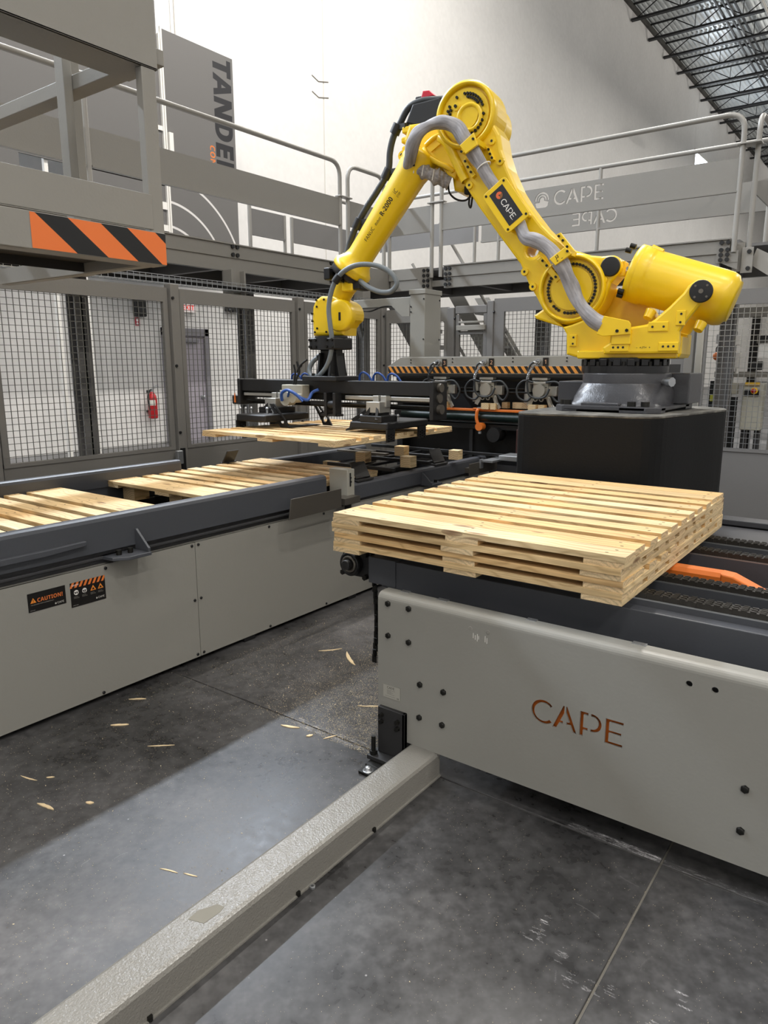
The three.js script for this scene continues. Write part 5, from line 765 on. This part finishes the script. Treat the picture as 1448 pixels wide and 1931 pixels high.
{
  const lg = word(-3.41, 3.161, .15).concat(logoAt(-3.545, 3.235, .16));
  guardRail('back guard rail right of the robot arm with the CAPE lettering cut through its plate', [[-4.82, 2.53, -7.65], [-4.82, RT1, -7.65], [-1.585, RT1, -7.65], [-1.585, 2.53, -7.65]], [], [[[ext([[-4.80, PA], [-1.60, PA], [-1.60, PB], [-4.80, PB]], -7.656, -7.644, 0, lg), box(-4.8, -1.6, PA - .012, PA, -7.67, -7.63)]]]);
  const lr = word(-3.08, 3.12, .15, -1);
  guardRail('rear guard rail behind the lettered one with mirrored lettering in its plate', [[-6.5, RT1, -8.68], [-1.3, RT1, -8.68], [-1.3, DK, -8.68]], [[-4.95, -4.6, -3.3].map(x => [[x, DK, -8.68], [x, RT1, -8.68]])].flat(), [[[ext([[-4.85, PA], [-1.32, PA], [-1.32, PB], [-4.85, PB]], -8.686, -8.674, 0, lr), box(-4.85, -1.32, PA - .02, PA, -8.7, -8.66)]], [[box(-6.5, -4.9, PA, PB, -8.686, -8.674)], M.greyDark]]);
}
guardRail('rear guard rail of the left walkway seen below the front rail plate', [[-6.8, DK, -6.45], [-6.8, RT1 - .02, -6.45], [-6.8, RT1 - .02, -8.6], [-6.8, DK, -8.6]], [[[-6.8, DK, -7.05], [-6.8, PB, -7.05]], [[-6.8, DK, -7.18], [-6.8, PB, -7.18]]], [[[box(-6.806, -6.794, PA, PB, -7.05, -6.46), box(-6.82, -6.78, PA - .02, PA, -7.05, -6.46)], M.greyDark], [[box(-6.806, -6.794, PA, PB, -8.58, -7.19), box(-6.82, -6.78, PA - .02, PA, -8.58, -7.19)], M.greyDark]]);
guardRail('loop guard rail at the right edge of the photo going back beside the lettered rail', [[-1.47, 2.4, -7.72], [-1.47, RT1, -7.72], [-1.47, RT1, -8.5], [-1.47, 2.6, -8.5]], [], [[[box(-1.476, -1.464, 3.05, 3.36, -8.48, -7.74)]]]);
{ const t = thing('rail_clamp', 'flat clamp that joins the two rail posts at the right end of the lettered rail', 'clamp', [-1.53, 3.5, -7.68]); part(t, 'clamp_plate', [box(-1.63, -1.43, 3.46, 3.475, -7.76, -7.61, .003)], M.rail);
  const u = thing('rail_clamp', 'flat clamp joining the rail posts left of the robot forearm', 'clamp', [-5.6, 3.4, -6.79]); part(u, 'clamp_plate', box(-5.64, -5.56, 3.37, 3.385, -6.9, -6.68, .003), M.rail);
  const v = thing('rail_clamp', 'flat clamp joining the two rail posts between forearm and upper arm', 'clamp', [-4.885, 3.4, -7.65]); part(v, 'clamp_plate', box(-5.0, -4.77, 3.37, 3.385, -7.69, -7.61, .003), M.rail);
  const w = thing('rail_post_bracket', 'bolted post bracket under the right loop rail', 'bracket', [-1.47, 2.4, -7.7]); part(w, 'bracket_plate', [box(-1.52, -1.42, 2.34, 2.57, -7.70, -7.69, .003), box(-1.6, -1.5, 2.36, 2.62, -7.75, -7.71), ext([[-1.45, 2.42], [-1.2, 2.25], [-1.2, 2.45], [-1.4, 2.56]], -7.78, -7.73)], M.rail); part(w, 'bracket_bolt', [2.38, 2.53].map(y => cyl([-1.455, y, -7.69], [-1.455, y, -7.675], .02, 8)), M.black); }
// ------------------------------------------------------------------ stair behind the back fence
{
  const t = thing('walkway_stair', 'grey steel stair going down behind the back fence', 'stair', [-4.6, 0, -9.2]);
  const st = (x0, z, s, y0 = 2.45) => ext([[x0, y0], [x0 + .24, y0], [x0 + .24 + y0 / 1.5, 0], [x0 + y0 / 1.5, 0]], z - .01, z + .01);
  part(t, 'stringer', [st(-5.45, -8.85, 1), st(-5.45, -9.6, 1)], M.grey); part(t, 'stringer', [st(-6.55, -8.85, 1, 2.45)], M.greyDark);
  part(t, 'tread', Array.from({ length: 9 }, (_, i) => box(-5.3 + i * .16, -5.06 + i * .16, 2.2 - i * .24, 2.23 - i * .24, -9.6, -8.86)), M.greyDark);
  part(t, 'tread', Array.from({ length: 9 }, (_, i) => box(-6.4 + i * .16, -6.16 + i * .16, 2.2 - i * .24, 2.26 - i * .24, -9.6, -8.86)), M.greyDark);
  part(t, 'handrail', [cyl([-5.6, 3.4, -8.85], [-3.45, .25, -8.85], .022, 10), cyl([-6.05, 2.9, -8.85], [-4.2, .2, -8.85], .02, 10)], M.rail);
}
// ------------------------------------------------------------------ tall grey column with its arm
{
  const t = thing('service_column', 'tall square light grey column with a side arm behind the nailing machine', 'column', [-4.17, 0, -6.35]);
  part(t, 'column_body', box(-4.263, -4.085, 0, 2.205, -6.495, -6.2, .004), M.panel); part(t, 'cap', box(-4.272, -4.076, 2.19, 2.235, -6.505, -6.19, .003), M.panel);
  part(t, 'side_arm', [box(-5.05, -4.262, 2.09, 2.175, -6.40, -6.26, .004), ext([[-4.27, 1.98], [-4.27, 2.095], [-4.50, 2.095], [-4.36, 1.98]], -6.21, -6.198)], M.panel);
  part(t, 'column_screw', [[-4.098, 2.14, -6.2], [-4.098, 1.75, -6.2], [-4.25, 2.02, -6.197], [-4.25, 2.07, -6.197]].map(([x, y, z]) => cyl([x, y, z], [x, y, z + .006], .008, 8)).concat([[2.14, -6.47], [1.75, -6.47]].map(([y, z]) => cyl([-4.085, y, z], [-4.079, y, z], .008, 8))), M.black);
  part(t, 'cable', tube([[-4.3, 2.06, -6.24], [-4.6, 2.09, -6.22], [-4.8, 2.05, -6.22], [-5.0, 2.08, -6.22]], .008, 30, 6), M.rubber);
}
// ------------------------------------------------------------------ nailing machine with hood and three heads
{
  const t = thing('nailing_machine', 'long black nailing machine with grey hood, hazard stripe and three numbered heads', 'machine', [-2.9, 0, -5.7]);
  const z = -5.4, xr = -1.55;
  const hood = part(t, 'hood', [ext([[-3.955, 1.483], [-3.81, 1.562], [xr, 1.566], [xr, 1.483]], z - .012, z, .002), ext([[-3.955, 1.42], [-3.955, 1.485], [xr, 1.49], [xr, 1.425]], z - .012, z + .002, .002), box(-3.8, xr, 1.552, 1.566, z - .5, z - .005)], M.panel);
  const ht = hazard(2048, 48, 40, .75); part(hood, 'hazard_stripe', quad([-3.95, 1.482, z + .004], [xr, 1.488, z + .004], [xr, 1.434, z + .004], [-3.95, 1.424, z + .004]), print(ht, .4), 'orange and black hazard stripe');
  part(hood, 'hood_screw', [[-3.70, 1.54], [-3.70, 1.515], [-3.27, 1.548], [-3.27, 1.52], [-2.70, 1.55], [-2.70, 1.522], [-2.24, 1.55], [-2.24, 1.525]].map(([x, y]) => cyl([x, y, z], [x, y, z + .004], .006, 8)), M.black);
  part(t, 'hood_edge', box(-3.95, xr, 1.405, 1.424, z - .03, z + .0), M.black);
  // black machine body under and behind the heads
  part(t, 'machine_body', [box(-3.9, xr, .05, .98, -6.1, -5.62), box(-3.95, xr, 1.0, 1.40, -6.1, -6.0), box(-3.95, xr, .96, 1.0, -6.0, -5.45), box(-3.92, -3.86, .05, 1.41, -6.0, -5.5), box(xr - .06, xr, .05, 1.5, -6.0, -5.5), box(-3.9, xr, 1.02, 1.09, -5.6, -5.42, .004)], M.black);
  part(t, 'slide_rail', [box(-3.9, xr, 1.36, 1.385, -5.5, -5.46, .003), cyl([-3.9, 1.30, -5.5], [xr, 1.30, -5.5], .012, 10), cyl([-3.9, 1.27, -5.5], [xr, 1.27, -5.5], .016, 10), box(-3.9, xr, 1.395, 1.405, -5.48, -5.40)], M.bolt);
  const yO = 1.112; part(t, 'orange_rail', [box(-3.9, -2.0, yO, yO + .02, z - .05, z + .005, .004)], M.orange, 'orange front rail'); part(t, 'roller', [cyl([-3.8, 1.064, z - .02], [-2.0, 1.064, z - .02], .034, 28)], M.roller, 'dark green roller');
  part(t, 'rail_hook', [tube([[-3.0, yO + .012, z + .0], [-3.0, yO + .01, z + .025], [-3.005, 1.06, z + .03], [-2.995, 1.02, z + .03], [-2.975, .985, z + .02]], .014, 24, 8), cyl([-2.975, .985, z - .02], [-2.975, .985, z + .045], .034, 20), box(-3.05, -2.95, yO + .015, yO + .028, z - .02, z + .02, .004)], M.orange, 'orange lever hook'); part(t, 'hook_bolt', [cyl([-2.975, .945, z + .02], [-2.975, .925, z + .02], .014, 8), box(-3.01, -2.96, yO + .025, yO + .034, z - .01, z + .02)], M.zinc);
  part(t, 'lower_frame', [box(-3.12, -3.09, .5, .95, z - .1, z - .06), box(-2.5, -2.46, .4, 1.0, z - .15, z - .1), box(-3.9, -2.0, .60, .66, z - .1, z - .04)], M.darkSteel);
  part(t, 'motor', cyl([-2.85, .92, z - .1], [-2.85, .92, z + .02], .06, 20), M.black); part(t, 'gear_case', box(-2.65, -2.52, .72, .98, z - .12, z, .01), std(0x3a1d18, .6));
  part(t, 'out_feed_bracket', [box(-2.72, -2.62, .75, .765, -5.2, -4.95), box(-2.62, -2.42, .76, .80, -5.25, -5.05, .004), box(-2.73, -2.715, .70, .77, -4.98, -4.94)], M.zinc);
  [[-3.40, 3, 1.518], [-2.945, 2, 1.521], [-2.465, 1, 1.524]].forEach(([x, n, y]) => {
    const tex = canvasTex(96, 128, c => { c.fillStyle = '#1d1712'; c.fillRect(0, 0, 96, 128); c.fillStyle = '#e3b08a'; c.font = '88px sans-serif'; c.textAlign = 'center'; c.fillText(String(n), 48, 96); });
    part(hood, 'number_plate', quad([x + .028, y + .028, z + .0045], [x + .076, y + .028, z + .0045], [x + .076, y - .036, z + .0045], [x + .028, y - .036, z + .0045]), print(tex, .4), 'black plate with the number ' + n);
    const h = part(t, 'nail_head', [box(x - .06, x + .07, 1.23, 1.37, -5.47, -5.42, .006), box(x - .075, x + .08, 1.345, 1.365, -5.46, -5.4, .004), cyl([x + .005, 1.295, -5.42], [x + .005, 1.295, -5.385], .052, 24), box(x + .065, x + .14, 1.25, 1.33, -5.48, -5.43, .008), cyl([x - .12, 1.28, -5.47], [x - .12, 1.36, -5.47], .03, 18), cyl([x - .12, 1.19, -5.47], [x - .12, 1.265, -5.47], .034, 18), bar([x - .06, 1.24, -5.43], [x - .09, 1.17, -5.41], .02, .03), bar([x + .07, 1.24, -5.43], [x + .11, 1.165, -5.41], .02, .03), bar([x + .11, 1.18, -5.41], [x + .14, 1.14, -5.4], .012, .03), cyl([x - .025, 1.225, -5.41], [x - .025, 1.225, -5.40], .018, 16), cyl([x + .025, 1.225, -5.41], [x + .025, 1.225, -5.40], .018, 16), box(x - .06, x + .07, 1.375, 1.40, -5.46, -5.40, .003)], M.alu);
    part(h, 'head_port', [cyl([x - .025, 1.225, -5.40], [x - .025, 1.225, -5.396], .011, 14), cyl([x + .025, 1.225, -5.40], [x + .025, 1.225, -5.396], .011, 14), ...[-.055, -.02, .02, .055].map(d => cyl([x + d, 1.365, -5.43], [x + d, 1.378, -5.43], .006, 6)), box(x - .06, x + .06, 1.318, 1.324, -5.42, -5.414)], M.bolt);
    part(h, 'hose', [tube([[x - .01, y + .004, z + .02], [x - .05, y - .02, z + .05], [x - .07, 1.43, z + .055], [x - .075, 1.33, z + .05], [x - .06, 1.26, z + .04], [x + .0, 1.235, z + .035], [x + .07, 1.25, z + .03], [x + .1, 1.31, z + .02]], .0085, 60, 8), tube([[x - .05, 1.36, z], [x - .13, 1.37, z + .01], [x - .185, 1.31, z + .01], [x - .17, 1.24, z + .01], [x - .10, 1.21, z], [x - .06, 1.25, z - .01]], .009, 50, 8), tube([[x + .06, 1.36, z], [x + .16, 1.36, z + .01], [x + .215, 1.28, z + .01], [x + .17, 1.21, z], [x + .11, 1.25, z - .01]], .009, 50, 8)], M.hoseBlack);
    part(h, 'braided_hose', Array.from({ length: 26 }, (_, i) => { const k = i / 26, p = [x - .01 - .062 * Math.sin(k * 1.5), y - .09 * k * 1.6, z + .02 + .04 * Math.sin(k * 2)]; return new THREE.TorusGeometry(.0095, .0028, 5, 10).rotateX(1.1 + .5 * (i % 2)).rotateY(i * .9).translate(...p); }), n === 3 ? M.hoseBlack : M.zinc);
    part(h, 'hose_port', [cyl([x - .01, y, z], [x - .01, y, z + .02], .022, 20), cyl([x - .02, y - .005, z + .02], [x - .035, y - .012, z + .04], .013, 12)], M.zinc);
  });
}
for (const [x, l, w] of [[-2.935, 'pine block clamped under the nailing head number 2', .07], [-2.86, 'narrow pine block beside the one under nailing head number 2', .05], [-3.34, 'pine block under the nailing head number 3 beside the gripper end', .06], [-2.51, 'brownish pine block under the nailing head number 1', .065], [-2.43, 'pine block right of the brownish one under nailing head number 1', .05]]) blk([x, yTop(), -5.41], w, .05, .06, l);
function yTop() { return 1.132; }
blk([-2.66, 1.14, -5.52], .16, .05, .04, 'pale board lying between nailing heads number 2 and 1'); blk([-2.27, 1.14, -5.5], .06, .06, .05, 'pine block beside the robot base right of nailing head number 1'); blk([-2.80, 1.14, -5.5], .05, .05, .05, 'pale pine block right behind nailing head number 2');
// ------------------------------------------------------------------ machines behind the right hand fence
{
  const t = thing('control_cabinet', 'beige control cabinet with red emergency stop behind the right mesh fence', 'cabinet', [-1.44, 0, -8.6]);
  part(t, 'cabinet_body', box(-1.56, -1.36, .80, 1.30, -8.8, -8.6, .01), M.beige); part(t, 'cabinet_leg', [box(-1.55, -1.5, 0, .8, -8.75, -8.65), box(-1.42, -1.37, 0, .8, -8.75, -8.65)], M.darkSteel);
  part(t, 'button_panel', box(-1.54, -1.40, 1.17, 1.235, -8.6, -8.585), M.black); part(t, 'stop_collar', turned([-1.445, 1.222, -8.585], [-1.445, 1.222, 0], [[.035, 0], [.035, .008], [0, .008]], 20), std(0xe8b818, .5)); part(t, 'stop_button', turned([-1.45, 1.222, -8.577], [-1.45, 1.222, 0], [[.024, 0], [.024, .02], [0, .022]], 20), M.red);
  part(t, 'signal_strip', box(-1.54, -1.40, 1.28, 1.31, -8.6, -8.58), std(0xc9a030, .5));
}
{
  const t = thing('machine_frame', 'grey and black machine frame with fittings behind the right mesh fence', 'machine frame', [-1.2, 0, -8.9]);
  part(t, 'upright', [box(-1.80, -1.69, 0, 1.85, -8.75, -8.65, .01)], M.alu); part(t, 'upright', [box(-1.58, -1.50, 0, 2.1, -8.95, -8.85)], M.black); part(t, 'upright', [box(-1.30, -1.20, 0, 2.1, -8.85, -8.75)], M.alu); part(t, 'upright', [box(-1.70, -1.62, .3, 1.15, -8.7, -8.62), box(-1.9, -1.86, .9, 1.32, -8.68, -8.62)], M.black); part(t, 'upright', [box(-1.02, -.94, 0, 2.1, -8.95, -8.85)], M.darkSteel);
  part(t, 'cross_plate', [box(-1.9, -.6, 1.36, 1.42, -8.85, -8.78), box(-1.9, -.6, 2.0, 2.1, -8.9, -8.8), box(-1.5, -.7, 1.72, 1.80, -8.84, -8.76), box(-2.0, -.6, .3, .36, -8.85, -8.78)], M.grey);
  part(t, 'valve', [box(-1.68, -1.63, 1.70, 1.80, -8.68, -8.6, .006), box(-1.66, -1.61, 1.46, 1.62, -8.68, -8.6, .006), cyl([-1.64, 1.40, -8.62], [-1.64, 1.46, -8.62], .02, 12), box(-1.46, -1.36, 1.56, 1.70, -8.75, -8.68, .006), box(-1.88, -1.82, 1.72, 1.82, -8.7, -8.62, .006), box(-1.34, -1.24, 1.46, 1.54, -8.75, -8.66, .006)], M.white);
  part(t, 'valve', [box(-1.47, -1.38, 1.74, 1.80, -8.75, -8.65, .01), box(-1.50, -1.40, 1.44, 1.53, -8.7, -8.62, .01), cyl([-1.34, 1.62, -8.7], [-1.22, 1.62, -8.7], .04, 16), box(-1.86, -1.81, 1.5, 1.7, -8.66, -8.62)], M.black);
  part(t, 'coupling', [new THREE.SphereGeometry(.045, 16, 12).translate(-1.845, 1.585, -8.58), new THREE.SphereGeometry(.05, 16, 12).translate(-2.05, 1.75, -7.9)], M.orange, 'orange round coupling');
  part(t, 'terminal', [box(-1.88, -1.83, 1.10, 1.17, -8.62, -8.58, .004)], std(0xb9b53a, .5)); part(t, 'beige_box', [box(-1.87, -1.80, .95, 1.32, -8.72, -8.62, .006), box(-1.70, -1.62, 1.18, 1.3, -8.7, -8.62, .006)], M.beige);
  part(t, 'wire_loop', [tube([[-1.86, 1.60, -8.6], [-1.86, 1.68, -8.6], [-1.80, 1.73, -8.6], [-1.76, 1.75, -8.6]], .006, 20, 6), ...[0, 1, 2].map(i => tube([[-2.02 + i * .02, 1.95, -7.9], [-2.06 + i * .03, 1.8, -7.9], [-2.02 + i * .02, 1.6, -7.9], [-2.05 + i * .02, 1.45, -7.9]], .007, 24, 6))], M.rubber);
}
// ------------------------------------------------------------------ chips and sawdust on the floor
M.chip = std(0xdfc79e, .75);
const chip = (x, z, len, wid, ang, label) => { const t = thing('wood_chip', label, 'wood chip', [x, 0, z], ang); const n = 7, bow = rr(-.12, .12) * len, top = [], k = wid / 2; for (let i = 0; i <= n; i++) top.push([(-.5 + i / n) * len, k * [.08, .55, .9, 1, 1, .95, .6, .1][i] * rr(.8, 1.15) + bow * (i / n) * (1 - i / n) * 2]); const bot = top.map(([a, q], i) => [a, q - 2 * k * [.12, .55, .9, 1, 1, .95, .6, .16][i] * rr(.85, 1.1)]).reverse(); part(t, 'splinter', extY([...top, ...bot], 0, Math.min(.004, wid * .35), .0004), M.chip); return t; };
const ang = (ax, az, bx, bz) => -Math.atan2(bz - az, bx - ax);
for (const [ax, az, bx, bz, w, l] of [
  [-2.30, -2.77, -2.155, -2.66, .020, 'longest flat wood splinter on the floor between the two conveyors, in the light'],
  [-2.43, -2.69, -2.35, -2.79, .009, 'thin wood splinter just left of the longest splinter, in the shade'],
  [-1.87, -2.32, -1.75, -2.41, .008, 'thin splinter lying against the lower left corner of the stencilled panel'],
  [-2.02, -1.99, -1.94, -2.02, .013, 'plump wood splinter on the dusty joint line left of the black foot'],
  [-2.31, -1.085, -2.23, -1.10, .013, 'brown wood splinter alone on the dark floor at lower left'],
  [-1.80, -2.01, -1.775, -2.065, .007, 'thin chip nearest the black support foot'],
  [-2.33, -1.55, -2.25, -1.62, .006, 'thin pale splinter in the middle of the left floor, at the shadow edge'],
  [-2.60, -1.56, -2.545, -1.61, .013, 'pale wood chip close under the left conveyor panel'],
  [-2.53, -1.14, -2.45, -1.16, .006, 'thin splinter at lower left next to the conveyor shadow'],
  [-2.18, -1.19, -2.155, -1.205, .013, 'short thick chip to the right of the brown splinter at lower left'],
  [-1.69, -1.135, -1.63, -1.155, .005, 'left one of two pale slivers near the guard beam'],
  [-1.615, -1.165, -1.57, -1.18, .005, 'right one of two pale slivers near the guard beam'],
  [-2.44, -1.19, -2.42, -1.21, .008, 'small chip left of the thick chip at lower left'],
  [-1.87, -1.985, -1.855, -2.01, .013, 'small square chip beside the plump splinter on the joint line'],
  [-2.75, -1.75, -2.69, -1.80, .01, 'chip in the dark shadow of the left conveyor'],
]) chip((ax + bx) / 2, (az + bz) / 2, Math.hypot(bx - ax, bz - az), w, ang(ax, az, bx, bz), l);
{
  const N = 60000, g = new THREE.TetrahedronGeometry(1), m = new THREE.InstancedMesh(g, std(0xdccba8, .9), N), o = new THREE.Object3D();
  for (let i = 0; i < N; i++) {
    let x, z, s = rr(.0005, .0016) * (rnd() < .04 ? 2 : 1); const q = rnd();
    if (q < .72) { x = -1.56 - Math.abs(rr(-1, 1)) * Math.sqrt(rnd()) * .75; z = -2.02 - rnd() * 1.3 - (rnd() < .3 ? rnd() * .5 : 0); }
    else if (q < .86) { x = rr(-2.75, -1.55); z = rr(-3.5, -2.2); } else { x = rr(-2.8, -1.42); z = rr(-2.2, -.6); s *= .8; }
    if (q > .965) { x = rr(-1.15, .1); z = rr(-2.0, -.9); s *= .8; }
    o.position.set(x, s * .25, z); o.rotation.set(rr(0, 6), rr(0, 6), rr(0, 6)); o.scale.set(s * rr(.6, 2.4), s * .5, s); o.updateMatrix(); m.setMatrixAt(i, o.matrix);
  }
  m.name = 'sawdust'; m.userData = { kind: 'stuff', label: 'fine sawdust scattered over the floor between the two conveyors', category: 'sawdust' }; m.castShadow = m.receiveShadow = true; scene.add(m);
}
renderer.render(scene, camera);
